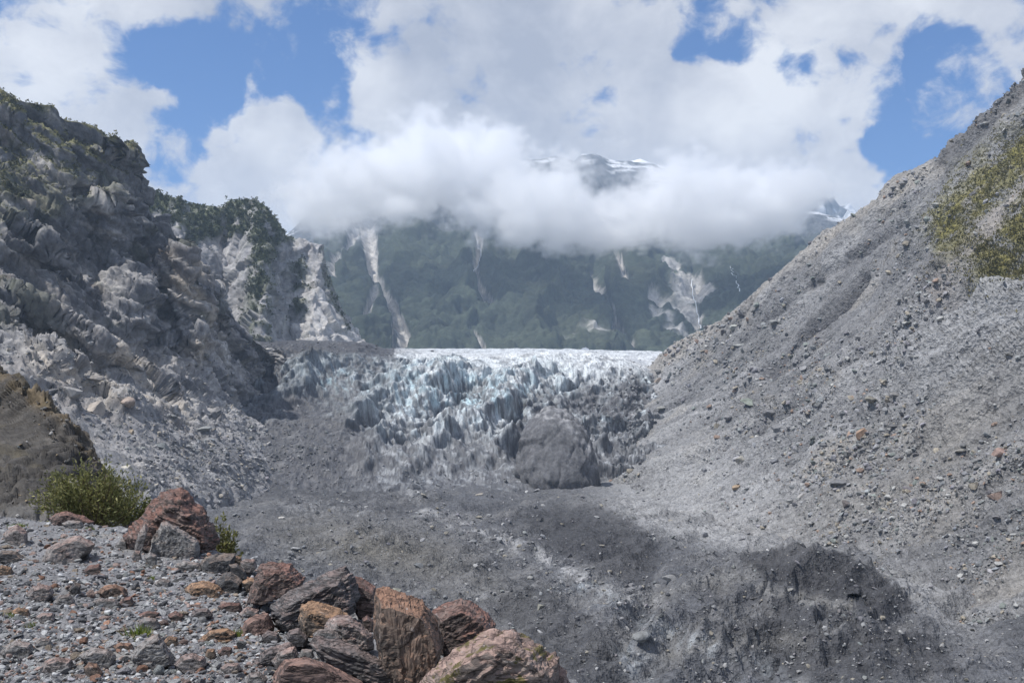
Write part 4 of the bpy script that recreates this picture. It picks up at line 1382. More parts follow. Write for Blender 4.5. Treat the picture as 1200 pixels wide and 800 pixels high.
NAMED = [  # sheet, column, row of the foot, width in pixels, colour, height share, label
    ('right', 858, 382, 26, (.33, .34, .32), .9, 'pale greenish grey boulder jutting from the scree ridge above the waterfall gully'),
    ('right', 846, 388, 12, (.12, .115, .115), 1.0, 'dark block tucked under the pale boulder on the scree ridge'),
    ('right', 1058, 213, 13, (.22, .22, .22), 1.0, 'upright grey boulder standing on the right skyline against the cloud'),
    ('right', 1047, 218, 9, (.20, .20, .205), 1.0, 'smaller grey block beside the upright boulder on the right skyline'),
    ('right', 1010, 508, 28, (.34, .235, .17), 1.0, 'large orange-brown boulder in the middle of the scree slope'),
    ('right', 1020, 470, 24, (.20, .19, .165), .8, 'olive brown boulder above the orange-brown one on the scree'),
    ('right', 1172, 530, 27, (.30, .215, .185), .9, 'broad pinkish brown slab sunk in the scree near the right edge'),
    ('right', 1168, 580, 24, (.30, .225, .19), 1.0, 'pinkish brown boulder with a dark underside low on the right scree'),
    ('right', 880, 470, 30, (.215, .235, .205), .7, 'greenish grey flat boulder topping the rocky step in the scree'),
    ('right', 853, 488, 18, (.22, .22, .225), 1.1, 'grey angular boulder left of the greenish flat one on the scree step'),
    ('right', 910, 500, 28, (.23, .23, .235), .6, 'long grey slab lying at the foot of the rocky scree step'),
    ('right', 900, 484, 20, (.17, .17, .175), .8, 'dark grey slab between the greenish flat boulder and the long slab'),
    ('right', 940, 578, 24, (.30, .29, .28), .7, 'pale rounded boulder low on the scree above the gravel wash'),
    ('right', 990, 590, 16, (.14, .125, .12), 1.2, 'dark brown upright block low on the scree by the pale rounded boulder'),
    ('right', 980, 565, 26, (.15, .15, .155), .7, 'dark wedge boulder on the lower scree, topped with small stones'),
    ('right', 1123, 525, 22, (.22, .21, .19), .7, 'grey-brown slab overhanging a dark hollow in the right scree'),
    ('right', 965, 520, 17, (.17, .17, .175), .7, 'dark flat boulder left below the orange-brown scree boulder'),
    ('right', 940, 432, 18, (.27, .27, .275), .7, 'light grey boulder just below the dark chute in the scree'),
    ('right', 895, 382, 16, (.23, .24, .235), .8, 'grey boulder near the ridge, right of the pale greenish boulder'),
    ('right', 905, 377, 17, (.24, .245, .24), .8, 'grey boulder with a flat top, higher of the pair near the ridge'),
    ('right', 865, 402, 15, (.27, .275, .27), .7, 'flat pale stone below the pale greenish boulder on the ridge'),
    ('right', 1005, 395, 14, (.25, .25, .25), .8, 'grey block among dark crags under the grassy patch'),
    ('right', 1028, 423, 12, (.40, .40, .40), .6, 'small whitish flat stone in smooth grey scree below the crags'),
    ('right', 1050, 462, 18, (.21, .205, .20), .7, 'grey-brown slab right of the olive brown boulder'),
    ('right', 870, 540, 18, (.33, .315, .28), 1.2, 'tall tan patch of slabby rock in the fine grey scree'),
    ('right', 862, 570, 18, (.33, .25, .17), .8, 'ochre boulder at the bottom of the fine grey scree'),
    ('right', 1085, 727, 22, (.23, .235, .24), .8, 'grey rounded boulder between the dark ice ridge and the right scree'),
    ('right', 1000, 652, 20, (.27, .275, .265), .6, 'pale slab behind the dark ice ridge crest'),
    ('right', 1020, 662, 18, (.24, .24, .24), .7, 'grey slab in the line of blocks behind the dark ridge'),
    ('right', 1045, 672, 16, (.22, .22, .22), .8, 'grey block at the end of the row behind the dark ridge'),
    ('right', 770, 445, 20, (.235, .20, .17), 1.0, 'brown boulder where the scree ridge meets the white glacier edge'),
    ('right', 808, 455, 14, (.16, .16, .165), .8, 'dark boulder right of the glacier rim on the far scree'),
    ('right', 775, 478, 16, (.27, .27, .255), .7, 'light tan boulder beside the dark dirty ice cave'),
    ('floor', 755, 745, 36, (.20, .205, .205), 1.15, 'big grey boulder with a shaded face in the gully of the dark ice'),
    ('floor', 768, 752, 17, (.22, .22, .22), .7, 'smaller boulder at the right foot of the big gully boulder'),
    ('floor', 785, 676, 22, (.22, .22, .22), .8, 'grey boulder above the gully on the flank of the dark ridge'),
    ('floor', 772, 684, 16, (.25, .25, .25), .8, 'pale grey block left of the boulder above the gully'),
    ('floor', 633, 710, 17, (.30, .295, .25), .9, 'yellowish grey boulder alone on the dark moraine'),
    ('floor', 330, 606, 13, (.40, .385, .36), .8, 'cream boulder on grey rubble left of the moraine hump'),
    ('floor', 553, 632, 18, (.20, .205, .21), .7, 'grey boulder in the pale washed strip of the moraine'),
    ('floor', 580, 662, 18, (.25, .25, .255), .7, 'light grey boulder halfway down the pale washed strip'),
    ('floor', 492, 664, 15, (.15, .155, .16), .7, 'dark flat boulder on the brownish moraine hump'),
    ('floor', 466, 690, 16, (.30, .295, .25), .8, 'pale boulder just beyond the rusty foreground blocks'),
    ('floor', 700, 604, 10, (.33, .33, .33), .7, 'small pale stone on the dark smooth ice mound'),
    ('floor', 563, 578, 13, (.30, .275, .24), .6, 'tan flat stone on dirty ice under the icefall'),
    ('floor', 926, 690, 18, (.24, .235, .22), .6, 'grey-tan boulder on the front flank of the dark ice ridge'),
    ('floor', 300, 655, 24, (.36, .37, .39), .7, 'bluish white slab behind the foreground boulder pile'),
    ('floor', 345, 645, 16, (.30, .30, .30), .7, 'grey slab beside the bluish white one behind the pile'),
    ('left', 112, 480, 46, (.37, .33, .29), 1.1, 'large cream and grey boulder at the foot of the left cliff'),
    ('left', 85, 462, 34, (.30, .29, .28), .9, 'grey blocky boulder left of the large cream boulder'),
    ('left', 150, 470, 34, (.33, .27, .23), 1.0, 'pinkish boulder right of the large cream boulder'),
    ('left', 108, 442, 30, (.24, .22, .20), .8, 'brown slab boulder above the cream boulder by the cliff'),
    ('left', 155, 505, 14, (.30, .25, .19), 1.1, 'small ochre block below the pinkish boulder'),
    ('left', 190, 525, 24, (.17, .18, .18), .8, 'dark grey slab in the rubble right of the bush'),
    ('left', 145, 545, 34, (.45, .42, .36), .5, 'long cream slab stretched over rubble behind the bush'),
    ('left', 175, 572, 20, (.25, .25, .25), 1.2, 'upright grey boulder right beside the bush top'),
    ('left', 237, 500, 20, (.24, .25, .25), .7, 'grey slab in the middle of the left talus'),
    ('left', 265, 545, 18, (.34, .34, .34), .7, 'pale block low on the talus near the ice'),
]


def build_slope_boulders():
    r = np.random.default_rng(5)
    taken = []
    for k, (key, px, py, w, col, sq, label) in enumerate(NAMED):
        q = hit(key, px, py)
        wd = w * q.y / F
        boulder(q, wd, col, label, None, k % 6, sq, r.uniform(0, 6.28), r.normal(0, .15))
        taken.append((px, py, w))
    lm = [(n[1], n[2], n[6]) for n in NAMED]
    short = {}
    for n in NAMED:
        words = n[6].split()
        stop = [i for i, w in enumerate(words) if w in ('jutting', 'tucked', 'standing', 'beside', 'in', 'above', 'sunk', 'with', 'topping', 'left', 'lying', 'between', 'low', 'on', 'overhanging',
                                                        'just', 'near', 'near,', 'ridge,', 'below', 'among', 'under', 'right', 'behind', 'at', 'where', 'halfway', 'alone', 'stretched')]
        short[n[6]] = ' '.join(words[:stop[0]]).rstrip(',')
    cnt = {}
    specs = [('right', 150, slope_want, 3.6, 9, (.19, .19, .193), 'boulders scattered over the scree slope', 'scree'),
             ('floor', 45, lambda px, py: (px > 260) * (py < 795) * (.3 + linemask(px, py, [(500, 600), (600, 640), (690, 685), (760, 705)], 26) + spotmask(px, py, 640, 760, 60, 30)), 3.2, 7,
              (.17, .17, .175), 'boulders scattered over the dark moraine', 'moraine'),
             ('left', 48, lambda px, py: TERRAIN['left_talus'] * (.4 + spotmask(px, py, 230, 500, 60, 60)) * (px > 60), 3.4, 8, (.24, .24, .24), 'boulders in the talus under the left cliff', 'talus')]
    ordw = ['', 'second nearest ', 'third nearest ', 'fourth nearest ', 'fifth nearest ', 'sixth nearest ', 'seventh nearest ', 'eighth nearest ', 'ninth nearest ', 'tenth nearest ', 'eleventh nearest ', 'twelfth nearest ']
    for key, n, want, lo, hi, base, group, place in specs:
        pos, nor, idx = surface_pick(key, n * 3, r, want)
        px, py = seen(pos)
        cols = pal(n * 3, r, base, .35, ((.10, (.30, .27, .22)), (.06, (.27, .19, .15)), (.14, (.34, .34, .33))))
        done = []
        sizes = power(n * 3, lo, hi, r, 2.6)
        for i in range(n * 3):
            if len(done) >= n:
                break
            if any((px[i] - a) ** 2 + (py[i] - b) ** 2 < (w * .6 + sizes[i]) ** 2 for a, b, w in taken):
                continue
            taken.append((px[i], py[i], sizes[i] * 2))
            done.append(i)
        # describe each by colour, shape and the nearest described boulder
        rec = []
        for i in done:
            same = [l for l in NAMED if l[0] == key]
            d = [math.hypot(px[i] - l[1], (py[i] - l[2])) for l in same]
            l = same[int(np.argmin(d))]
            dx, dy = px[i] - l[1], py[i] - l[2]
            rel = ('right of' if dx > 0 else 'left of') if abs(dx) > 1.2 * abs(dy) else ('below' if dy > 0 else 'above')
            sq = r.uniform(.55, 1.1)
            shp = 'flat' if sq < .72 else ('blocky' if sq > .95 else 'angular')
            rec.append([i, min(d), colour_word(cols[i]) + ' ' + shp, rel, short[l[6]], sq])
        rec.sort(key=lambda t: t[1])
        for i, dist, look, rel, nm, sq in rec:
            kkey = (look, rel, nm)
            j = cnt.get(kkey, 0)
            cnt[kkey] = j + 1
            lab = f'{ordw[min(j, 11)]}{look} boulder on the {place} {rel} the {nm}' if j else f'{look} boulder on the {place} {rel} the {nm}'
            boulder(Vector(pos[i].tolist()), sizes[i] * 2 * pos[i][1] / F, tuple(cols[i]), ' '.join(lab.split()[:16]), group, None, sq, r.uniform(0, 6.28), r.normal(0, .25))


build_slope_boulders()


# ---- grey dome of debris-covered ice in front of the icefall
def build_mound():
    v, f = ico(6)
    d = 522.0
    c = PA(np.array([655, 560, d]))
    v = v.copy()
    v[:, 0] = np.sign(v[:, 0]) * np.abs(v[:, 0]) ** 1.0
    p = v * np.array([21.5, 17, 38]) + np.array([c[0], c[1], c[2]])
    p[:, 0] += (p[:, 2] - c[2]) * -.06
    lean = np.clip((p[:, 2] - c[2]) / 39, 0, 1)
    p[:, 1] += lean * 14
    p = p.astype(np.float32)
    f1, f2, _, _ = voro(p / 13, 807)
    dd = 1.4 * facet(p / 18, 801) + .4 * facet(p / 6, 802) + .35 * fbm(p / 7, 4, 803) - .9 * sstep(.10, 0, f2 - f1) - .4 * ridged(np.stack([p[:, 0] / 7, p[:, 1] / 7, p[:, 2] / 26], 1), 3, 804)
    p = p + v * dd[:, None]
    col = np.repeat(np.array([[.125, .127, .135]], np.float32), len(p), 0)
    col *= (1 + .3 * fbm(p / 7, 5, 805))[:, None]
    px, py = seen(p)
    col = mixc(col, linemask(px, py, [(632, 482), (660, 488), (684, 510), (696, 540)], 9) * sstep(-.3, .3, fbm(p / 4, 4, 806)) * .8, (.40, .40, .41))
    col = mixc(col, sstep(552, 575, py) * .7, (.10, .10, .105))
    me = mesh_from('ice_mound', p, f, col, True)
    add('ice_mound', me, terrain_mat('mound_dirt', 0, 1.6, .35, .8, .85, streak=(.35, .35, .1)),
        label='rounded dome of grey debris-covered ice standing in front of the icefall', category='ice mound')


build_mound()


# ------------------------------------------------------------------ foreground boulders, each with its own outline
def schist_mat(name, rust, mid, dark, rust_amt, scale, band=(1.0, 1.0, 5.0), moss=0.0, pale=(.46, .42, .40)):
    m, nt, bs = new_mat(name)
    tc = nt.nodes.new('ShaderNodeTexCoord')
    O = tc.outputs['Object']
    g = nt.nodes.new('ShaderNodeNewGeometry')
    n1 = tex_noise(nt, O, 2.4 / scale, 8, .66, .3)
    n2 = tex_noise(nt, vmul(nt, O, tuple(b * 2.4 / scale for b in band)), 1.0, 7, .66, .8)
    n3 = tex_noise(nt, O, 9.0 / scale, 8, .7)
    n4 = tex_noise(nt, vmul(nt, O, tuple(b * 6 / scale for b in band)), 1.0, 6, .6, .5)
    c = ramp2(nt, n2.outputs['Fac'], .36, dark, .62, mid)
    sepx = nt.nodes.new('ShaderNodeSeparateXYZ')
    nt.links.new(g.outputs['True Normal'], sepx.inputs[0])
    up = nt.nodes.new('ShaderNodeMath')
    up.operation = 'MULTIPLY_ADD'
    nt.links.new(sepx.outputs['Z'], up.inputs[0])
    up.inputs[1].default_value = .30
    nt.links.new(n1.outputs['Fac'], up.inputs[2])
    rm = ramp2(nt, up.outputs[0], .66 - rust_amt * .4, (0, 0, 0), .90 - rust_amt * .4, (1, 1, 1))
    rustc = mixn(nt, n3.outputs['Fac'], tuple(x * .72 for x in rust), tuple(min(x * 1.25, 1) for x in rust))
    c = mixn(nt, rm, c, rustc)
    c = mixn(nt, ramp2(nt, n4.outputs['Fac'], .62, (0, 0, 0), .74, (.75, .75, .75)), c, pale)
    c = mixn(nt, 1.0, c, ramp2(nt, n3.outputs['Fac'], .3, (.55, .55, .56), .7, (1.35, 1.34, 1.32)), 'MULTIPLY')
    n6 = tex_noise(nt, vmul(nt, O, tuple(b * 3.4 / scale for b in band)), 1.0, 5, .6, 1.0)
    ab = nt.nodes.new('ShaderNodeMath')
    ab.operation = 'SUBTRACT'
    nt.links.new(n6.outputs['Fac'], ab.inputs[0])
    ab.inputs[1].default_value = .5
    ab2 = nt.nodes.new('ShaderNodeMath')
    ab2.operation = 'ABSOLUTE'
    nt.links.new(ab.outputs[0], ab2.inputs[0])
    seam = ramp2(nt, ab2.outputs[0], .0, (.28, .27, .27), .035, (1, 1, 1))
    c = mixn(nt, 1.0, c, seam, 'MULTIPLY')
    if moss:
        n5 = tex_noise(nt, O, 3.2 / scale, 7, .7, .4)
        mm = ramp2(nt, n5.outputs['Fac'], .70 - .17 * moss, (0, 0, 0), .74 - .17 * moss, (.9, .9, .9))
        c = mixn(nt, mm, c, mixn(nt, n3.outputs['Fac'], (.035, .035, .008), (.14, .12, .03)))
    nt.links.new(c, bs.inputs['Base Color'])
    bs.inputs['Roughness'].default_value = .78
    bs.inputs['Specular IOR Level'].default_value = .35
    pv = bump(nt, bs, n2.outputs['Fac'], .55, scale * .05)
    pv = bump(nt, bs, n4.outputs['Fac'], .45, scale * .02, pv)
    pv = bump(nt, bs, seam, .7, scale * .012, pv)
    bump(nt, bs, n3.outputs['Fac'], .6, scale * .02, pv)
    return m


RUST = (.185, .10, .08)
ORANGE = (.225, .13, .088)
PINKG = (.27, .205, .19)
DGREY = (.055, .055, .058)
MGREY = (.17, .165, .165)
SCH = {
    'rusty': schist_mat('rusty_schist', ORANGE, (.20, .15, .12), (.045, .042, .04), .30, .8, (1.5, 1.5, 1.0)),
    'red': schist_mat('red_schist', RUST, (.19, .145, .13), (.055, .05, .05), .24, .7, (1, 1, 4)),
    'mossy': schist_mat('mossy_schist', (.285, .20, .172), (.27, .225, .20), (.085, .07, .06), .30, .7, (1.0, 1, 3.4), moss=1.0),
    'dark': schist_mat('dark_schist', (.19, .145, .135), (.135, .13, .132), (.038, .038, .042), .18, .7, (1, 1, 6)),
    'black': schist_mat('dark_stone', (.20, .15, .12), (.085, .088, .092), (.035, .036, .04), .12, .5, (1, 1, 2)),
    'flat_red': schist_mat('smooth_red_schist', (.235, .145, .118), (.22, .145, .125), (.10, .078, .072), .34, 1.1, (1, 1, 1.6)),
    'grey': schist_mat('grey_schist', (.24, .19, .17), (.26, .255, .25), (.13, .13, .132), .12, .6, (1, 1, 3)),
    'pinkish': schist_mat('pinkish_schist', (.28, .195, .17), (.27, .25, .24), (.12, .115, .115), .22, .6, (1, 1, 2.4)),
    'brown': schist_mat('brown_schist', (.27, .165, .10), (.17, .14, .115), (.06, .055, .05), .40, .6, (1, 1, 3)),
}


def ground_at(px, py):
    """where the sight line through a place in the photograph meets the gravel shelf"""
    lo, hi = 1.0, 40.0
    ds = np.geomspace(lo, hi, 500)
    x = (px - 600) / F * ds
    z = (YH - py) / F * ds
    zs, s = shelf_z(x, ds)
    below = np.where(z < zs)[0]
    return ds[below[0]] if len(below) else 30.0


def hull_rock(outline, d, thick, seed, lean=.12, cap=.72, edge=.045, rough=1.0, band_dir=(0, 0, 1), band_amp=.0, smooth=1, bury=.0):
    """solid from an outline: front and back caps are smaller, the front cap drops so that the top face shows"""
    o = np.asarray(outline, float)
    cx, cy = (o[:, 0].min() + o[:, 0].max()) / 2, (o[:, 1].min() + o[:, 1].max()) / 2
    hgt = o[:, 1].max() - o[:, 1].min()
    o2 = o.copy()
    if bury:
        low = o[:, 1] > o[:, 1].max() - .3 * hgt
        o2[low, 1] += bury * hgt
    pts = []
    for x, y in o2:
        pts.append(P(x, y, d))
    for x, y in o2:                                       # front
        fy = cy + (y - cy) * cap + lean * hgt
        pts.append(P(cx + (x - cx) * cap, min(fy, o2[:, 1].max()), d - thick * .5))
    for x, y in o2:                                       # back
        pts.append(P(cx + (x - cx) * (cap - .1), cy + (y - cy) * (cap - .1), d + thick * .5))
    bm = bmesh.new()
    vs = [bm.verts.new(p) for p in pts]
    g = bmesh.ops.convex_hull(bm, input=vs)
    junk = list({e for e in g['geom_interior'] + g['geom_unused'] if isinstance(e, bmesh.types.BMVert)})
    bmesh.ops.delete(bm, geom=junk, context='VERTS')
    bmesh.ops.triangulate(bm, faces=bm.faces[:])
    for _ in range(7):
        long = [e for e in bm.edges if e.calc_length() > edge]
        if not long or len(bm.verts) > 4200:
            break
        bmesh.ops.subdivide_edges(bm, edges=long, cuts=1, use_grid_fill=False)
        bmesh.ops.triangulate(bm, faces=[f for f in bm.faces if len(f.verts) > 3])
    for _ in range(smooth):
        bmesh.ops.smooth_vert(bm, verts=bm.verts[:], factor=.35, use_axis_x=True, use_axis_y=True, use_axis_z=True)
    bm.normal_update()
    bm.verts.ensure_lookup_table()
    v = np.array([x.co[:] for x in bm.verts], np.float32)
    n = np.array([x.normal[:] for x in bm.verts], np.float32)
    f = np.array([[y.index for y in x.verts] for x in bm.faces], np.int32)
    bm.free()
    size = (o[:, 0].max() - o[:, 0].min()) / F * d
    w = v / np.float32(size) + seed * 3.1
    bd = np.asarray(band_dir, np.float32)
    bd /= np.linalg.norm(bd)
    hgtv = w @ bd
    lay = beds(hgtv * 9, seed, w * 2.0, .25) + .6 * beds(hgtv * 23, seed + 1, w * 4.0, .3)
    dd = size * rough * (.016 * facet(w * 3.0, seed) + .010 * facet(w * 7.5, seed + 2) + .006 * facet(w * 17, seed + 3) + .010 * fbm(w * 6, 4, seed + 4)) + size * max(band_amp * 1.5, .006) * lay
    v = v + n * dd[:, None]
    base = np.array([v[:, 0].mean(), v[:, 1].mean(), v[:, 2].min()], np.float32)
    return v - base, f, base


FORE = [  # outline, distance (None: from the foot), thickness, material, keyword options, label
    ([(440, 688), (452, 686), (474, 694), (498, 704), (512, 730), (520, 752), (516, 772), (492, 810), (468, 812), (446, 775), (437, 742)], 6.25, .62, 'rusty',
     dict(lean=.10, cap=.80, band_dir=(1, .2, .15), band_amp=.014), 'tall rusty upright block with dark left face, between the slabs and the mossy boulder'),
    ([(506, 716), (520, 706), (541, 700), (553, 704), (572, 718), (582, 730), (580, 752), (560, 775), (520, 775), (508, 745)], 6.75, .6, 'red',
     dict(lean=.08, cap=.7, band_dir=(-.5, 0, 1), band_amp=.012), 'rust-red pointed boulder standing behind the mossy boulder and the rusty block'),
    ([(486, 806), (515, 772), (552, 750), (578, 733), (600, 733), (608, 746), (632, 752), (656, 770), (668, 798), (672, 840), (600, 850), (500, 850)], 5.6, .75, 'mossy',
     dict(lean=.10, cap=.72, band_dir=(-.6, .2, 1), band_amp=.018), 'big pinkish boulder with green moss patches at the bottom edge'),
    ([(316, 712), (330, 697), (356, 683), (386, 669), (405, 664), (416, 677), (422, 700), (414, 716), (392, 724), (360, 732), (326, 737), (318, 725)], 7.75, .55, 'dark',
     dict(lean=.16, cap=.74, band_dir=(-.55, .1, 1), band_amp=.016), 'large dark layered boulder sloping up to the right in the pile'),
    ([(410, 674), (424, 676), (440, 686), (443, 700), (440, 722), (420, 726), (411, 706)], 8.0, .4, 'red', dict(), 'dull red boulder wedged behind the dark layered boulder'),
    ([(288, 706), (298, 676), (304, 661), (322, 658), (341, 660), (358, 677), (350, 690), (328, 696), (300, 708)], 8.6, .5, 'red',
     dict(lean=.14, band_dir=(-.6, 0, 1), band_amp=.014), 'red-streaked boulder left of the dark layered boulder with a pale top'),
    ([(234, 660), (241, 652), (258, 648), (277, 647), (274, 662), (262, 677), (246, 684), (233, 675)], 10.2, .4, 'black', dict(lean=.1, bury=.1), 'smooth black boulder tilted at the top left of the pile'),
    ([(254, 680), (262, 671), (271, 669), (284, 679), (283, 700), (268, 706), (256, 696)], 9.3, .36, 'black', dict(lean=.12, bury=.1), 'dark rounded block right of the tilted black boulder'),
    ([(216, 690), (224, 683), (239, 680), (256, 685), (263, 694), (260, 704), (240, 711), (224, 703)], 9.1, .45, 'brown', dict(lean=.1, bury=.15, band_dir=(-.4, 0, 1), band_amp=.012),
     'dark olive-brown flat boulder below the tilted black boulder'),
    ([(281, 658), (288, 654), (299, 655), (302, 664), (294, 669), (283, 667)], 10.0, .22, 'pinkish', dict(bury=.2), 'small pink-red boulder between the black boulder and the red-streaked one'),
    ([(275, 650), (283, 652), (284, 659), (276, 661), (272, 656)], 10.4, .18, 'brown', dict(bury=.3), 'small tan stone just right of the tilted black boulder top'),
    ([(268, 661), (277, 659), (288, 668), (290, 677), (274, 674)], 9.7, .25, 'black', dict(bury=.2), 'small blue-black stone squeezed between the black boulders and the pink one'),
    ([(283, 681), (294, 676), (303, 680), (303, 690), (290, 692)], 9.2, .25, 'brown', dict(bury=.2), 'brown wedge stone right of the dark rounded block'),
    ([(349, 724), (353, 708), (360, 704), (374, 705), (398, 712), (408, 720), (398, 730), (384, 738), (372, 745), (354, 746)], 7.1, .45, 'brown',
     dict(lean=.22, cap=.76), 'brown-topped dark block in front of the dark layered boulder'),
    ([(380, 736), (386, 724), (394, 720), (408, 720), (424, 731), (438, 744), (439, 760), (424, 764), (400, 754), (384, 746)], 6.75, .45, 'pinkish',
     dict(lean=.1, band_dir=(.3, 0, 1), band_amp=.01), 'reddish rounded boulder beside the rusty upright block'),
    ([(361, 752), (369, 744), (386, 747), (420, 757), (450, 772), (464, 786), (474, 800), (466, 806), (440, 797), (404, 782), (372, 768)], 6.15, .28, 'dark',
     dict(lean=.12, cap=.82, band_dir=(.45, 0, 1), band_amp=.016), 'long dark brown slab lying against the rusty upright block'),
    ([(318, 805), (322, 786), (333, 772), (358, 769), (380, 775), (402, 789), (426, 799), (430, 835), (318, 840)], 5.7, .5, 'flat_red',
     dict(lean=.05, cap=.88, rough=.5), 'smooth brick-red flat slab at the bottom edge below the long slab'),
    ([(278, 745), (287, 727), (300, 719), (314, 718), (323, 733), (318, 740), (298, 747), (284, 748)], None, .32, 'flat_red', dict(lean=.08, rough=.7, bury=.1), 'brick-red wedge boulder at the left foot of the dark layered boulder'),
    ([(231, 748), (246, 738), (268, 735), (278, 741), (276, 748), (256, 752), (238, 753)], None, .3, 'brown', dict(bury=.15, band_dir=(0, 0, 1), band_amp=.01), 'flat brown slab on gravel left of the brick-red wedge'),
    ([(294, 774), (310, 761), (340, 751), (347, 756), (336, 768), (316, 778), (300, 782)], None, .22, 'dark', dict(bury=.1, band_dir=(-.4, 0, 1), band_amp=.012), 'elongated dark grey stone above the brick-red slab'),
    ([(318, 774), (327, 761), (345, 756), (350, 766), (342, 778), (326, 786)], 6.3, .22, 'pinkish', dict(bury=.1), 'pinkish striped stone between the dark elongated stone and the long slab'),
    ([(338, 738), (350, 735), (362, 746), (358, 757), (344, 754), (334, 746)], 6.9, .25, 'dark', dict(bury=.1), 'dark grey stone below the brown-topped block'),
    ([(366, 742), (376, 736), (392, 738), (402, 746), (398, 754), (380, 752), (368, 750)], 6.5, .2, 'grey', dict(bury=.1), 'pale bluish grey stone on the upper end of the long slab'),
    ([(145, 628), (156, 612), (170, 599), (186, 578), (198, 573), (214, 572), (226, 584), (240, 598), (250, 614), (257, 634), (254, 652), (220, 658), (176, 652), (160, 646), (152, 640)], 11.6, .95, 'red',
     dict(lean=.10, cap=.68, band_dir=(.45, 0, 1), band_amp=.022, rough=1.3), 'tall folded reddish boulder at the shelf edge beside the bush'),
    ([(174, 648), (178, 634), (189, 611), (196, 610), (216, 622), (233, 633), (235, 645), (228, 656), (204, 660), (182, 657)], 10.95, .3, 'grey',
     dict(lean=.05, cap=.86, band_dir=(1, 0, .3), band_amp=.012), 'triangular grey slab with rusty upper edge leaning on the tall folded boulder'),
    ([(157, 644), (162, 624), (171, 612), (174, 618), (168, 640), (165, 648)], 10.8, .14, 'pinkish', dict(band_dir=(1, 0, .2), band_amp=.012), 'thin pointed pink slab leaning left of the triangular grey slab'),
    ([(153, 652), (158, 644), (164, 645), (168, 655), (160, 659)], 10.5, .16, 'pinkish', dict(bury=.2), 'small pink stone at the foot of the thin pointed slab'),
    ([(134, 639), (142, 630), (150, 631), (150, 642), (140, 645)], None, .25, 'grey', dict(bury=.2), 'grey pointed stone left of the thin pink slab'),
    ([(169, 652), (176, 646), (184, 650), (184, 660), (174, 662)], 10.3, .2, 'grey', dict(bury=.2), 'grey stone in front of the triangular slab'),
    ([(205, 661), (216, 656), (232, 659), (240, 666), (226, 672), (210, 670)], None, .25, 'grey', dict(bury=.2), 'flat light grey stone between the triangular slab and the olive-brown boulder'),
    ([(48, 652), (54, 642), (74, 632), (94, 627), (112, 637), (106, 648), (86, 658), (62, 660)], None, .55, 'pinkish', dict(lean=.05, bury=.2, rough=.7), 'broad half-buried pinkish grey boulder on the gravel left of the tall boulder'),
    ([(3, 626), (10, 618), (20, 614), (32, 622), (33, 634), (22, 640), (8, 638)], None, .38, 'pinkish', dict(bury=.15), 'rounded pinkish boulder near the left edge of the shelf'),
    ([(-6, 650), (2, 644), (20, 645), (29, 653), (26, 660), (10, 660), (-6, 660)], None, .3, 'black', dict(bury=.1), 'dark flat slab at the left edge under the rounded pinkish boulder'),
    ([(-8, 668), (2, 661), (14, 664), (16, 671), (4, 675), (-8, 674)], None, .25, 'brown', dict(bury=.1), 'dark olive stone at the left edge below the flat slab'),
    ([(56, 607), (66, 600), (80, 599), (100, 605), (111, 611), (108, 617), (84, 615), (62, 613)], None, .4, 'red', dict(bury=.15), 'flat red-topped boulder in front of the bush'),
    ([(72, 613), (80, 609), (95, 610), (99, 616), (92, 621), (78, 620)], None, .25, 'grey', dict(bury=.1), 'grey-green boulder under the flat red-topped one by the bush'),
    ([(97, 669), (104, 662), (117, 660), (121, 668), (119, 675), (104, 676)], None, .22, 'red', dict(bury=.1), 'dark red block alone in the middle of the gravel'),
    ([(113, 693), (122, 686), (136, 684), (147, 688), (151, 696), (144, 702), (122, 701)], None, .24, 'rusty', dict(bury=.1), 'knobbly rust-brown stone flecked with white above the green grey slab'),
    ([(108, 704), (116, 701), (136, 701), (141, 707), (130, 713), (114, 711)], None, .2, 'grey', dict(bury=.3, rough=.4), 'flat greenish grey slab below the knobbly rust-brown stone'),
    ([(139, 706), (146, 699), (154, 698), (158, 706), (152, 713), (143, 712)], None, .2, 'red', dict(bury=.1), 'rusty red stone right of the flat greenish slab'),
    ([(30, 696), (38, 687), (50, 684), (61, 686), (64, 694), (56, 702), (44, 704), (33, 701)], None, .26, 'pinkish', dict(bury=.1), 'pink and orange stone left of centre on the gravel'),
    ([(62, 705), (70, 697), (82, 695), (89, 704), (80, 711), (66, 710)], None, .22, 'grey', dict(bury=.1), 'pointed grey stone right of the pink and orange stone'),
    ([(80, 690), (88, 681), (95, 684), (94, 694), (86, 698)], None, .2, 'black', dict(bury=.1), 'dark blue-grey pointed stone above the pointed grey one'),
    ([(151, 770), (160, 757), (172, 748), (186, 741), (192, 752), (204, 768), (205, 776), (194, 783), (172, 782), (156, 778)], None, .3, 'grey', dict(lean=.08, bury=.08, band_dir=(-.5, 0, 1), band_amp=.01),
     'large grey wedge stone with rusty right end by the grass tuft'),
    ([(92, 768), (98, 763), (111, 758), (128, 760), (136, 768), (134, 778), (122, 783), (102, 776)], None, .26, 'grey', dict(bury=.08), 'rounded grey stone with pink end left of the grey wedge stone'),
    ([(203, 778), (212, 768), (226, 764), (240, 769), (243, 778), (234, 788), (216, 789)], None, .26, 'pinkish', dict(bury=.1), 'round pinkish stone right of the grey wedge stone'),
    ([(98, 782), (104, 775), (114, 777), (121, 787), (116, 796), (102, 795)], None, .2, 'rusty', dict(bury=.1), 'grey stone with orange lichened left face near the bottom'),
    ([(44, 784), (52, 774), (68, 769), (84, 772), (88, 783), (70, 789), (50, 788)], None, .24, 'pinkish', dict(bury=.1), 'rust-topped grey stone near the bottom left'),
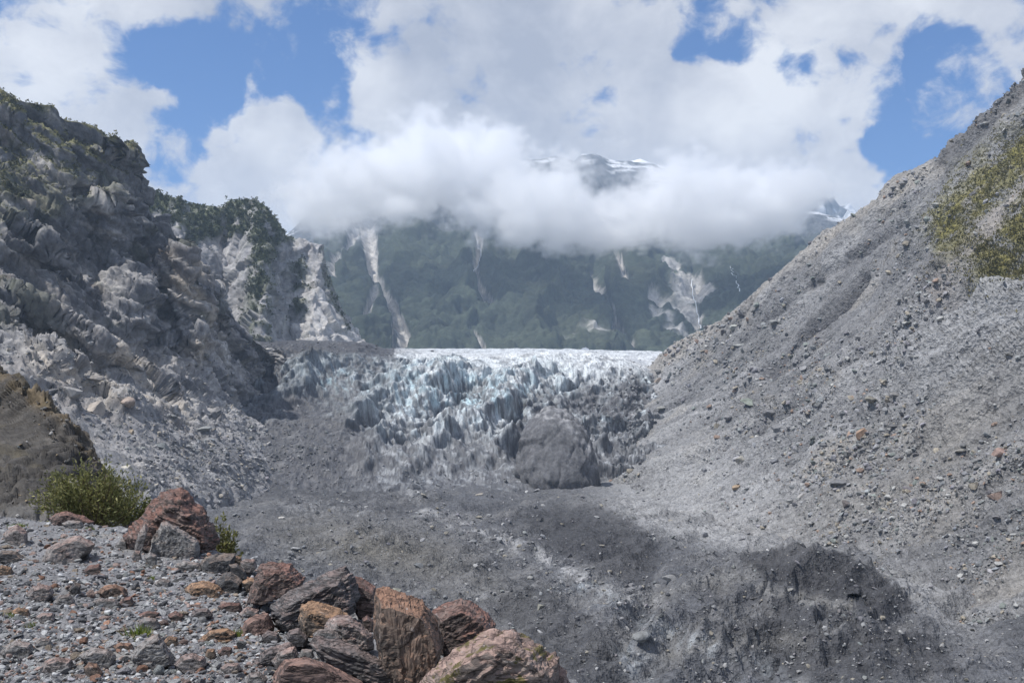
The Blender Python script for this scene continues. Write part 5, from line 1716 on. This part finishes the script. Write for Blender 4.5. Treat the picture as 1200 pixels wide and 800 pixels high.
    ([(-2, 765), (6, 756), (18, 750), (36, 753), (42, 763), (30, 772), (8, 772)], None, .3, 'grey', dict(bury=.1), 'greenish grey boulder at the lower left corner'),
    ([(132, 757), (140, 752), (154, 753), (157, 761), (148, 766), (135, 765)], None, .18, 'rusty', dict(bury=.1), 'small rusty stone just left of the grey wedge stone top'),
    ([(190, 752), (198, 744), (208, 746), (210, 756), (200, 761)], None, .2, 'brown', dict(bury=.1), 'greenish brown stone right above the grey wedge stone'),
    ([(255, 710), (266, 705), (282, 706), (285, 714), (274, 719), (258, 718)], None, .2, 'red', dict(bury=.15), 'bright red flat stone under the dark olive-brown boulder'),
    ([(279, 719), (290, 710), (304, 714), (304, 721), (288, 727)], None, .2, 'pinkish', dict(bury=.15), 'pink-red stone just above the brick-red wedge'),
    ([(254, 764), (262, 757), (272, 758), (273, 768), (262, 771)], None, .16, 'red', dict(bury=.15), 'small red stone below the flat brown slab'),
    ([(272, 766), (282, 762), (291, 764), (290, 771), (278, 772)], None, .14, 'rusty', dict(bury=.15), 'orange-red flat pebble left of the elongated dark stone'),
    ([(258, 782), (266, 776), (280, 776), (284, 784), (274, 789), (261, 788)], None, .18, 'pinkish', dict(bury=.15), 'pale pink stone between the round pinkish stone and the brick-red slab'),
    ([(40, 752), (48, 746), (60, 748), (62, 756), (50, 760)], None, .18, 'grey', dict(bury=.15), 'pale bluish grey flat stone right of the lower left corner boulder'),
    ([(160, 730), (170, 722), (184, 724), (189, 734), (178, 740), (164, 738)], None, .22, 'grey', dict(bury=.15), 'grey stone directly above the grass tuft'),
    ([(196, 720), (206, 715), (215, 720), (215, 730), (202, 732)], None, .2, 'red', dict(bury=.15), 'dull red stone right of the grey one above the grass tuft'),
    ([(160, 720), (174, 715), (188, 717), (184, 724), (168, 725)], None, .2, 'red', dict(bury=.2), 'thin rust-red slab behind the grey stone above the grass tuft'),
    ([(180, 683), (188, 677), (200, 680), (199, 688), (186, 689)], None, .2, 'grey', dict(bury=.15), 'grey-green stone alone on gravel in front of the triangular slab'),
    ([(42, 722), (50, 717), (62, 718), (66, 726), (56, 730), (44, 729)], None, .2, 'pinkish', dict(bury=.12), 'pinkish oval stone in the gravel at mid left'),
    ([(12, 716), (22, 711), (34, 713), (36, 721), (24, 725), (14, 723)], None, .2, 'brown', dict(bury=.12), 'brown and pink stone left of the pinkish oval one'),
]


FORE += [
    ([(424, 724), (430, 720), (438, 726), (437, 738), (427, 736)], 6.9, .2, 'red', dict(bury=.15), 'small dull red block filling the gap above the reddish rounded boulder'),
    ([(240, 768), (243, 760), (251, 759), (254, 768), (248, 774)], None, .16, 'brown', dict(bury=.15), 'small tan stone below the left end of the flat brown slab'),
    ([(350, 768), (354, 760), (366, 760), (369, 769), (360, 773)], 6.4, .18, 'grey', dict(bury=.15), 'small grey block between the pinkish striped stone and the long slab'),
    ([(286, 798), (292, 788), (304, 786), (314, 794), (310, 804), (294, 806)], None, .2, 'grey', dict(bury=.15), 'grey flat-faced stone against the left side of the brick-red slab'),
    ([(222, 720), (230, 713), (244, 712), (250, 720), (242, 727), (228, 727)], None, .22, 'dark', dict(bury=.15), 'dark layered stone on gravel under the olive-brown boulder'),
    ([(306, 744), (314, 738), (326, 741), (330, 750), (318, 756), (308, 752)], None, .2, 'dark', dict(bury=.15), 'dark stone tucked below the right foot of the brick-red wedge'),
]


FORE_TAKEN = []


def build_fore():
    for k, (out, d, th, mat, kw, label) in enumerate(FORE):
        o = np.array(out, float)
        if d is None:
            d = ground_at((o[:, 0].min() + o[:, 0].max()) / 2, o[:, 1].max() - 2) + th * .25
        wpx = o[:, 0].max() - o[:, 0].min()
        edge = max(2.8, wpx / 37) / F * d
        v, f, base = hull_rock(out, d, th, 1000 + k * 7, edge=edge, **kw)
        me = mesh_from('boulder', v, f, None, False)
        add('boulder' if wpx > 26 else 'stone', me, SCH[mat], label=label, category='boulder' if wpx > 26 else 'stone', loc=base.tolist())
        FORE_TAKEN.append((o[:, 0].min(), o[:, 1].min(), o[:, 0].max(), o[:, 1].max(), label))


build_fore()


# ---- gravel: the bigger stones are things, the rest one mass
STONE_MESH = []
M_STONE = stone_mat('shelf_stone', .35, True, .45)          # stone meshes are one unit across, scaled per stone
for _k in range(12):
    _v, _f = rock_shape(3, 300 + _k, 8, 1.0)
    _v[:, 2] += .18
    _m = mesh_from('stone_shape', _v, _f, None, False)
    _m.materials.append(M_STONE)
    STONE_MESH.append(_m)


def build_gravel():
    r = np.random.default_rng(23)
    extra = ((.12, (.25, .19, .17)), (.05, (.24, .14, .10)), (.06, (.24, .20, .16)), (.18, (.38, .385, .39)), (.14, (.085, .088, .095)))
    n = 12500
    def want(px, py):
        return (px > -20) * (px < 420) * (py > 585) * 1.0
    pos, nor, idx = surface_pick('shelf', n, r, want)
    _, s = shelf_z(pos[:, 0], pos[:, 1])
    pos = pos[s < .5]
    n = len(pos)
    px, py = seen(pos)
    size = np.maximum(power(n, 1.7, 10.0, r, 2.3) * (.55 + .45 * sstep(600, 780, py)), 1.0) * pos[:, 1] / F
    col = pal(n, r, (.225, .228, .235), .5, extra)
    # broken pieces lying between the big blocks of the pile
    m = 70
    t = r.uniform(0, 1, m)
    ex = np.interp(t, [0, .35, .7, 1], [215, 275, 330, 430]) + r.normal(0, 16, m)
    ey = np.interp(t, [0, .35, .7, 1], [672, 720, 770, 800]) + r.normal(0, 14, m)
    ed = np.array([ground_at(q_, w_) for q_, w_ in zip(ex, ey)])
    epos = np.stack([(ex - 600) / F * ed, ed, (YH - ey) / F * ed], 1)
    esz = r.uniform(4.5, 9.5, m) * ed / F
    ecol = pal(m, r, (.13, .13, .133), .45, ((.30, (.20, .125, .10)), (.15, (.22, .18, .165)), (.10, (.26, .26, .265)), (.1, (.17, .13, .09))))
    pos, size, col = np.concatenate([pos, epos]), np.concatenate([size, esz]), np.concatenate([col, ecol])
    px, py = seen(pos)
    n = len(pos)
    # the ones that show largest and lie clear of the big boulders become things of their own
    order = np.argsort(-size / pos[:, 1])
    picked, spots = [], []
    for i in order:
        if len(picked) >= 230:
            break
        w = 2 * size[i] / pos[i, 1] * F
        if w < 6:
            break
        if any(a + w * .1 < px[i] < c - w * .1 and b < py[i] < e_ - w * .1 for a, b, c, e_, _ in FORE_TAKEN):
            continue
        if any((px[i] - a) ** 2 + 2 * (py[i] - b) ** 2 < (.42 * (w + ww)) ** 2 for a, b, ww in spots):
            continue
        if px[i] < -5 or px[i] > 420 or py[i] > 805:
            continue
        picked.append(i)
        spots.append((px[i], py[i], w))
    picked_set = set(picked)
    rest = np.array([i for i in range(n) if i not in picked_set and size[i] / pos[i, 1] * F < 5.2])
    small = rest[size[rest] / pos[rest, 1] * F < 3.1]
    mid = rest[size[rest] / pos[rest, 1] * F >= 3.1]
    me = rubble_mesh('gravel', pos[small], size[small], col[small], r, 1, 12, .9, .4, .15)
    add('gravel', me, M_GRAVEL, kind='stuff')
    me = rubble_mesh('cobbles', pos[mid], size[mid], col[mid], r, 2, 12, .9, .4, .2)
    add('cobbles', me, M_GRAVEL, kind='stuff')
    names = []
    for a, b, c, e_, label in FORE_TAKEN:
        w = label.split()
        for i, t in enumerate(w):
            if t in ('with', 'between', 'standing', 'at', 'sloping', 'wedged', 'left', 'right', 'tilted', 'below', 'just', 'squeezed', 'in', 'beside', 'lying', 'on', 'above', 'leaning', 'near', 'under',
                     'alone', 'flecked', 'by', 'directly', 'behind'):
                w = w[:i]
                break
        names.append(((a + c) / 2, (b + e_) / 2, ' '.join(w)))
    dup = [x[2] for x in names]
    names = [x for x in names if dup.count(x[2]) == 1]
    rec = []
    for i in picked:
        d = [math.hypot(px[i] - a, 1.3 * (py[i] - b)) for a, b, _ in names]
        j = int(np.argmin(d))
        dx, dy = px[i] - names[j][0], py[i] - names[j][1]
        rel = ('right of' if dx > 0 else 'left of') if abs(dx) > 1.2 * abs(dy) else ('in front of' if dy > 0 else 'behind')
        sq = r.uniform(.6, 1.15)
        look = ('flat ' if sq < .78 else 'lumpy ' if sq > 1.0 else 'angular ') + colour_word(col[i])
        rec.append((d[j], i, look, rel, names[j][2], sq))
    rec.sort()
    cnt = {}
    ordw = ['', 'second nearest ', 'third nearest ', 'fourth nearest ', 'fifth nearest ', 'sixth nearest ', 'seventh nearest ', 'eighth nearest ', 'ninth nearest ', 'tenth nearest ', 'eleventh nearest ']
    for q, (dist, i, look, rel, nm, sq) in enumerate(rec):
        j = cnt.get((look, rel, nm), 0)
        cnt[(look, rel, nm)] = j + 1
        o = bpy.data.objects.new('stone', STONE_MESH[q % 12])
        COL.objects.link(o)
        o.location = pos[i].tolist()
        o.scale = (size[i], size[i], size[i] * sq)
        o.rotation_euler = (r.normal(0, .2), r.normal(0, .2), r.uniform(0, 6.28))
        o.color = (*col[i], 1)
        o['label'] = ' '.join(f'{ordw[min(j, 10)]}{look} stone {rel} the {nm}'.split()[:16])
        o['category'] = 'stone'
        o['group'] = 'loose stones on the gravel shelf'


build_gravel()


# ------------------------------------------------------------------ plants
def leaf_mat(name, a, b):
    m, nt, bs = new_mat(name)
    at = nt.nodes.new('ShaderNodeAttribute')
    at.attribute_name = 'tone'
    nt.links.new(at.outputs['Color'], bs.inputs['Base Color'])
    bs.inputs['Roughness'].default_value = .6
    bs.inputs['Transmission Weight'].default_value = 0.0
    tr = nt.nodes.new('ShaderNodeBsdfTranslucent')
    nt.links.new(at.outputs['Color'], tr.inputs['Color'])
    mx = nt.nodes.new('ShaderNodeMixShader')
    mx.inputs[0].default_value = .3
    out = [n for n in nt.nodes if n.type == 'OUTPUT_MATERIAL'][0]
    nt.links.new(bs.outputs[0], mx.inputs[1])
    nt.links.new(tr.outputs[0], mx.inputs[2])
    nt.links.new(mx.outputs[0], out.inputs['Surface'])
    return m


M_LEAF = leaf_mat('leaf', 0, 0)
M_TWIG, _nt, _bs = new_mat('twig_bark')
_bs.inputs['Base Color'].default_value = (.09, .065, .045, 1)
_tcn = _nt.nodes.new('ShaderNodeTexCoord')
_tn = tex_noise(_nt, _tcn.outputs['Object'], 18, 5)
_nt.links.new(ramp2(_nt, _tn.outputs['Fac'], .3, (.06, .045, .03), .7, (.14, .10, .07)), _bs.inputs['Base Color'])


def leaves_mesh(name, pos, dirs, ln, wd, cols, r):
    """one folded blade per leaf (two triangles)"""
    n = len(pos)
    side = np.cross(dirs, r.normal(size=(n, 3)))
    side /= np.linalg.norm(side, axis=1, keepdims=True) + 1e-9
    a = pos
    b = pos + dirs * ln[:, None] * .5 + side * wd[:, None]
    c = pos + dirs * ln[:, None]
    d = pos + dirs * ln[:, None] * .5 - side * wd[:, None]
    V = np.stack([a, b, c, d], 1).reshape(-1, 3)
    i = np.arange(n)[:, None] * 4
    return mesh_from(name, V, i + np.array([[0, 1, 2, 3]]), np.repeat(cols, 4, 0), False)


def tube_mesh(name, paths):
    V, Fc = [], []
    base = 0
    for pts, r0, r1 in paths:
        pts = np.asarray(pts, float)
        n = len(pts)
        for k, q in enumerate(pts):
            rr = r0 + (r1 - r0) * k / (n - 1)
            for a in range(5):
                V.append((q[0] + rr * math.cos(a * 1.2566), q[1] + rr * math.sin(a * 1.2566), q[2]))
        for k in range(n - 1):
            for a in range(5):
                b = (a + 1) % 5
                Fc.append((base + k * 5 + a, base + k * 5 + b, base + k * 5 + 5 + b, base + k * 5 + 5 + a))
        base += n * 5
    return mesh_from(name, np.array(V), np.array(Fc), None, True)


def bush(loc, w, h, nst, nleaf, ll, label, seed, tones=((.18, .18, .065), (.10, .11, .042), (.28, .265, .11)), name='bush', cat='bush'):
    r = np.random.default_rng(seed)
    root = add(name, None, label=label, category=cat, loc=loc)
    paths, tips = [], []
    for k in range(nst):
        a = r.uniform(0, 6.28)
        rad = w * .5 * math.sqrt(r.uniform(.02, 1))
        tip = np.array([math.cos(a) * rad, math.sin(a) * rad * .8, h * r.uniform(.55, 1.0) * (1 - .45 * (rad / (w * .5)) ** 2)])
        st = np.array([math.cos(a) * rad * .25, math.sin(a) * rad * .2, -.1])
        mid = (st + tip) / 2 + r.normal(0, .04 * w, 3) + np.array([0, 0, .06 * h])
        paths.append(([st, mid, tip], .010 * h, .003 * h))
        for _ in range(int(nleaf / nst)):
            t = r.uniform(.25, 1.08)
            q = (1 - t) ** 2 * st + 2 * t * (1 - t) * mid + t * t * tip
            tips.append(np.concatenate([q + r.normal(0, .045 * w, 3) * (1.2 - .5 * t), tip - mid]))
    tips = np.array(tips)
    n = len(tips)
    dirs = tips[:, 3:] / np.linalg.norm(tips[:, 3:], axis=1, keepdims=True) + r.normal(0, .75, (n, 3))
    dirs /= np.linalg.norm(dirs, axis=1, keepdims=True)
    k = r.uniform(0, 1, n)[:, None]
    clump = np.clip(.5 + .9 * fbm((tips[:, :3] / (w * .22)).astype(np.float32), 2, seed), 0, 1)[:, None]
    col = np.array(tones[1])[None] * (1 - clump) + np.array(tones[0])[None] * clump
    col = np.where(k > .8, np.array(tones[2])[None], col) * r.uniform(.7, 1.3, (n, 1))
    me = leaves_mesh('foliage', tips[:, :3], dirs, ll * r.uniform(.6, 1.4, n), ll * .17 * r.uniform(.7, 1.3, n), col, r)
    add('foliage', me, M_LEAF, root)
    add('branch', tube_mesh('branch', paths), M_TWIG, root)
    return root


def build_plants():
    d = 17.6
    b = P(106, 618, d)
    bush((b[0], b[1], b[2] - .05), 1.9, 1.25, 90, 7500, .075, 'dense olive green bush at the shelf edge under the dark bank', 61)
    b = P(150, 612, 18.6)
    bush((b[0], b[1], b[2] - .05), .85, .80, 26, 2000, .08, 'thin light green sprig of bush right of the dense olive bush', 62, ((.13, .14, .05), (.08, .09, .03), (.2, .2, .08)))
    b = P(262, 654, 12.6)
    bush((b[0], b[1], b[2] - .25), .42, .78, 22, 1500, .06, 'small green bush growing behind the tall folded boulder', 63)
    r = np.random.default_rng(64)
    for px, py, wpx, hpx, label in [(161, 748, 22, 17, 'bright green grass tuft beside the large grey wedge stone'),
                                    (277, 748, 16, 12, 'small grass tuft at the foot of the brick-red wedge boulder'),
                                    (104, 621, 9, 5, 'tiny yellow-green tuft in front of the flat red-topped boulder'),
                                    (20, 618, 16, 6, 'low yellowish tuft above the rounded pinkish boulder'),
                                    (180, 678, 9, 5, 'tiny pale tuft in gravel before the triangular slab'),
                                    (12, 724, 22, 8, 'low olive plant among stones at the left edge'),
                                    (36, 734, 12, 6, 'sparse green tuft right of the low olive plant')]:
        dd = ground_at(px, py)
        q = P(px, py, dd)
        w, h = wpx * dd / F, hpx * dd / F
        n = 130
        pos = np.stack([r.normal(0, w * .25, n), r.normal(0, w * .25, n), np.full(n, -.01)], 1)
        dirs = np.stack([r.normal(0, .55, n), r.normal(0, .55, n), np.ones(n)], 1)
        dirs /= np.linalg.norm(dirs, axis=1, keepdims=True)
        col = np.where(r.uniform(0, 1, (n, 1)) > .35, np.array([[.12, .17, .03]]), np.array([[.20, .20, .06]])) * r.uniform(.7, 1.3, (n, 1))
        me = leaves_mesh('grass_tuft', pos, dirs, h * r.uniform(.6, 1.3, n), w * .035 * np.ones(n), col, r)
        add('grass_tuft', me, M_LEAF, label=label, category='grass tuft', loc=q)

    # tussock on the right slope
    veg = TERRAIN['right_veg']
    n = 6500
    pos, nor, idx = surface_pick('right', n, r, lambda px, py: veg * (1 + np.clip(fbm(np.stack([px / 16, py / 16, px * 0], 1), 3, 710), -.8, 1)))
    m = 4
    pos = np.repeat(pos, m, 0) + r.normal(0, .5, (n * m, 3)) * np.array([1, 1, .3])
    dirs = np.stack([r.normal(0, .6, n * m), r.normal(0, .6, n * m), np.ones(n * m)], 1)
    dirs /= np.linalg.norm(dirs, axis=1, keepdims=True)
    t = r.uniform(0, 1, (n * m, 1))
    col = np.array([[.20, .175, .075]]) * t + np.array([[.10, .10, .046]]) * (1 - t)
    me = leaves_mesh('tussock_grass', pos, dirs, r.uniform(.5, 1.3, n * m), r.uniform(.2, .4, n * m), col, r)
    add('tussock_grass', me, M_LEAF, kind='stuff')

    # scrub on the left wall and forest on the far wall and the skyline
    for key, mask, n, lo, hi, nm in (('left', 'left_green', 2600, .5, 1.4, 'cliff_scrub'), ('far', 'far_trees', 3600, 1.0, 2.2, 'cliff_forest')):
        w8 = TERRAIN[mask]
        pos, nor, idx = surface_pick(key, n, r, lambda px, py: w8 ** 2)
        size = power(n, lo, hi, r, 2.2)
        t = r.uniform(0, 1, (n, 1))
        col = (np.array([[.15, .145, .065]]) if key == 'left' else np.array([[.085, .10, .05]])) * t + np.array([[.05, .06, .032]]) * (1 - t)
        if key == 'left':
            py = seen(pos)[1]
            col = np.where((py < 165)[:, None] & (t > .4), np.array([[.20, .19, .08]]), col)
        m = 9
        dirs = r.normal(0, 1, (n * m, 3)) + np.array([0, 0, .5])
        dirs /= np.linalg.norm(dirs, axis=1, keepdims=True)
        sz = np.repeat(size, m) * r.uniform(.6, 1.2, n * m)
        q = np.repeat(pos + np.stack([size * 0, size * 0, size * .5], 1), m, 0) + dirs * sz[:, None] * .25
        col = np.repeat(col, m, 0) * r.uniform(.7, 1.3, (n * m, 1))
        me = leaves_mesh(nm, q, dirs, sz * 1.1, sz * .38, col, r)
        add(nm, me, M_LEAF, kind='stuff')


build_plants()


# ------------------------------------------------------------------ waterfalls on the mountain
def build_waterfalls():
    m, nt, bs = new_mat('falling_water')
    tc = nt.nodes.new('ShaderNodeTexCoord')
    n1 = tex_noise(nt, vmul(nt, tc.outputs['Object'], (.2, .2, .02)), 1.0, 5, .6)
    nt.links.new(ramp2(nt, n1.outputs['Fac'], .3, (.62, .66, .70), .7, (.86, .88, .90)), bs.inputs['Base Color'])
    bs.inputs['Roughness'].default_value = .35
    falls = [([(811, 330), (812, 345), (814, 360), (817, 378), (820, 386)], 1.1, 'white waterfall dropping over the pale rock step on the mountain'),
             ([(856, 313), (859, 323), (862, 331), (865, 343)], .8, 'thin right-hand waterfall on the far green slope near the scree ridge'),
             ([(560, 280), (563, 296), (560, 310), (557, 320)], .8, 'thin white stream below the cloud in the middle of the forest')]
    for pts, wpx, label in falls:
        V = []
        a = np.array(pts, float)
        n = 24
        t = np.linspace(0, 1, n)
        ti = np.linspace(0, 1, len(a))
        xs, ys = np.interp(t, ti, a[:, 0]), np.interp(t, ti, a[:, 1])
        F4 = []
        for k in range(n):
            q = hit('mountain', xs[k], ys[k])
            w = wpx * q.y / F * (.6 + .8 * random.random()) * .5
            for dx, dz in ((-w, 2), (-w * .3, 6), (w * .3, 6), (w, 2)):
                V.append((q.x + dx, q.y - dz - 5, q.z + 3))
            if k:
                for c in range(3):
                    b = (k - 1) * 4 + c
                    F4.append((b, b + 4, b + 5, b + 1))
        V = np.array(V)
        base = V.mean(0)
        me = mesh_from('waterfall', V - base, np.array(F4), None, True)
        add('waterfall', me, m, label=label, category='waterfall', loc=base.tolist())


build_waterfalls()

# ------------------------------------------------------------------ air
def build_haze():
    bm = bmesh.new()
    bmesh.ops.create_cube(bm, size=1.0)
    me = bpy.data.meshes.new('haze')
    lo, hi = Vector((-4200, -120, -60)), Vector((5200, 7700, 1320))
    for v in bm.verts:
        v.co = Vector(((v.co.x + .5) * (hi.x - lo.x) + lo.x, (v.co.y + .5) * (hi.y - lo.y) + lo.y, (v.co.z + .5) * (hi.z - lo.z) + lo.z))
    bm.to_mesh(me)
    bm.free()
    m = bpy.data.materials.new('haze_air')
    m.use_nodes = True
    nt = m.node_tree
    nt.nodes.clear()
    out = nt.nodes.new('ShaderNodeOutputMaterial')
    vol = nt.nodes.new('ShaderNodeVolumePrincipled')
    vol.inputs['Density'].default_value = 0.00009
    vol.inputs['Color'].default_value = (.58, .76, 1.0, 1)
    vol.inputs['Anisotropy'].default_value = 0.1
    nt.links.new(vol.outputs[0], out.inputs['Volume'])
    add('haze', me, m, kind='stuff')


build_haze()


# ---- the low cloud lying against the mountain: a real volume standing in front of the slope
CLOUD = [  # column, row, radius across, radius up, distance
    (368, 250, 44, 16, 2650), (415, 236, 62, 28, 2650), (470, 224, 70, 32, 2650), (530, 208, 66, 42, 2650), (575, 205, 46, 36, 2650), (612, 246, 56, 36, 2550),
    (655, 250, 60, 34, 2550), (710, 258, 66, 28, 2550), (765, 256, 76, 32, 2550), (830, 250, 80, 34, 2600), (890, 246, 50, 28, 2650),
    (560, 262, 26, 12, 2500), (610, 280, 24, 10, 2480), (735, 284, 40, 9, 2480), (470, 258, 24, 9, 2500), (830, 284, 36, 9, 2520)]


def build_cloud():
    pts = [(Vector(P(a, b_ - 8, d_)), c_ / F * d_, e / F * d_) for a, b_, c_, e, d_ in CLOUD]
    lo = Vector((min(p.x - r * 1.3 for p, r, h in pts), 2230, min(p.z - h * 1.4 for p, r, h in pts)))
    hi = Vector((max(p.x + r * 1.3 for p, r, h in pts), 3050, max(p.z + h * 1.4 for p, r, h in pts)))
    ng = bpy.data.node_groups.new('cloud_shape', 'GeometryNodeTree')
    ng.interface.new_socket('Geometry', in_out='OUTPUT', socket_type='NodeSocketGeometry')
    N, L = ng.nodes.new, ng.links.new
    out = N('NodeGroupOutput')
    cube = N('GeometryNodeVolumeCube')
    cube.inputs['Min'].default_value = lo
    cube.inputs['Max'].default_value = hi
    vox = 8.0
    for ax, k in (('X', 0), ('Y', 1), ('Z', 2)):
        cube.inputs['Resolution ' + ax].default_value = int((hi[k] - lo[k]) / vox)
    pos = N('GeometryNodeInputPosition').outputs[0]

    def vm(op, a, b=None):
        n = N('ShaderNodeVectorMath')
        n.operation = op
        for i, v in enumerate((a, b)):
            if v is None:
                continue
            if isinstance(v, (tuple, Vector)):
                n.inputs[i].default_value = v
            else:
                L(v, n.inputs[i])
        return n.outputs['Value'] if op == 'LENGTH' else n.outputs[0]

    def fm(op, a, b):
        n = N('ShaderNodeMath')
        n.operation = op
        for i, v in enumerate((a, b)):
            if isinstance(v, (int, float)):
                n.inputs[i].default_value = v
            else:
                L(v, n.inputs[i])
        return n.outputs[0]

    tot = None
    for p, r, h in pts:
        e = vm('LENGTH', vm('DIVIDE', vm('SUBTRACT', pos, p), Vector((r * 1.1, 250, h * 1.15))))
        f = fm('SUBTRACT', 1.0, e)
        if tot is None:
            tot = f
        else:
            n = N('ShaderNodeMath')
            n.operation = 'SMOOTH_MAX'
            L(tot, n.inputs[0])
            L(f, n.inputs[1])
            n.inputs[2].default_value = .2
            tot = n.outputs[0]

    def nz(scale, det, rough):
        n = N('ShaderNodeTexNoise')
        n.inputs['Scale'].default_value = scale
        n.inputs['Detail'].default_value = det
        n.inputs['Roughness'].default_value = rough
        L(vm('MULTIPLY', pos, (1.0, 1.0, 1.25)), n.inputs['Vector'])
        return n.outputs[0]
    big = fm('MULTIPLY', fm('SUBTRACT', nz(1 / 260, 2.0, .5), .5), 2.2)
    puffs = fm('MULTIPLY', fm('SUBTRACT', nz(1 / 90, 8.0, .68), .5), 3.6)
    fine = fm('MULTIPLY', fm('SUBTRACT', nz(1 / 34, 5.0, .65), .5), 2.6)
    f = fm('ADD', fm('ADD', fm('ADD', tot, big), puffs), fine)
    mr = N('ShaderNodeMapRange')
    mr.interpolation_type = 'SMOOTHSTEP'
    L(f, mr.inputs['Value'])
    mr.inputs['From Min'].default_value = 0.02
    mr.inputs['From Max'].default_value = 0.55
    mr.inputs['To Max'].default_value = 0.020
    L(mr.outputs['Result'], cube.inputs['Density'])
    m = bpy.data.materials.new('cloud_vapour')
    m.use_nodes = True
    nt = m.node_tree
    nt.nodes.clear()
    o = nt.nodes.new('ShaderNodeOutputMaterial')
    vol = nt.nodes.new('ShaderNodeVolumePrincipled')
    vol.inputs['Color'].default_value = (.986, .989, .996, 1)
    vol.inputs['Density'].default_value = 1.0
    vol.inputs['Density Attribute'].default_value = 'density'
    vol.inputs['Anisotropy'].default_value = .2
    nt.links.new(vol.outputs[0], o.inputs['Volume'])
    sm = N('GeometryNodeSetMaterial')
    sm.inputs['Material'].default_value = m
    L(cube.outputs[0], sm.inputs['Geometry'])
    L(sm.outputs[0], out.inputs[0])
    me = bpy.data.meshes.new('cloud_bank')
    ob = add('cloud_bank', me, None, kind='stuff')
    me.materials.append(m)
    mod = ob.modifiers.new('shape', 'NODES')
    mod.node_group = ng


build_cloud()
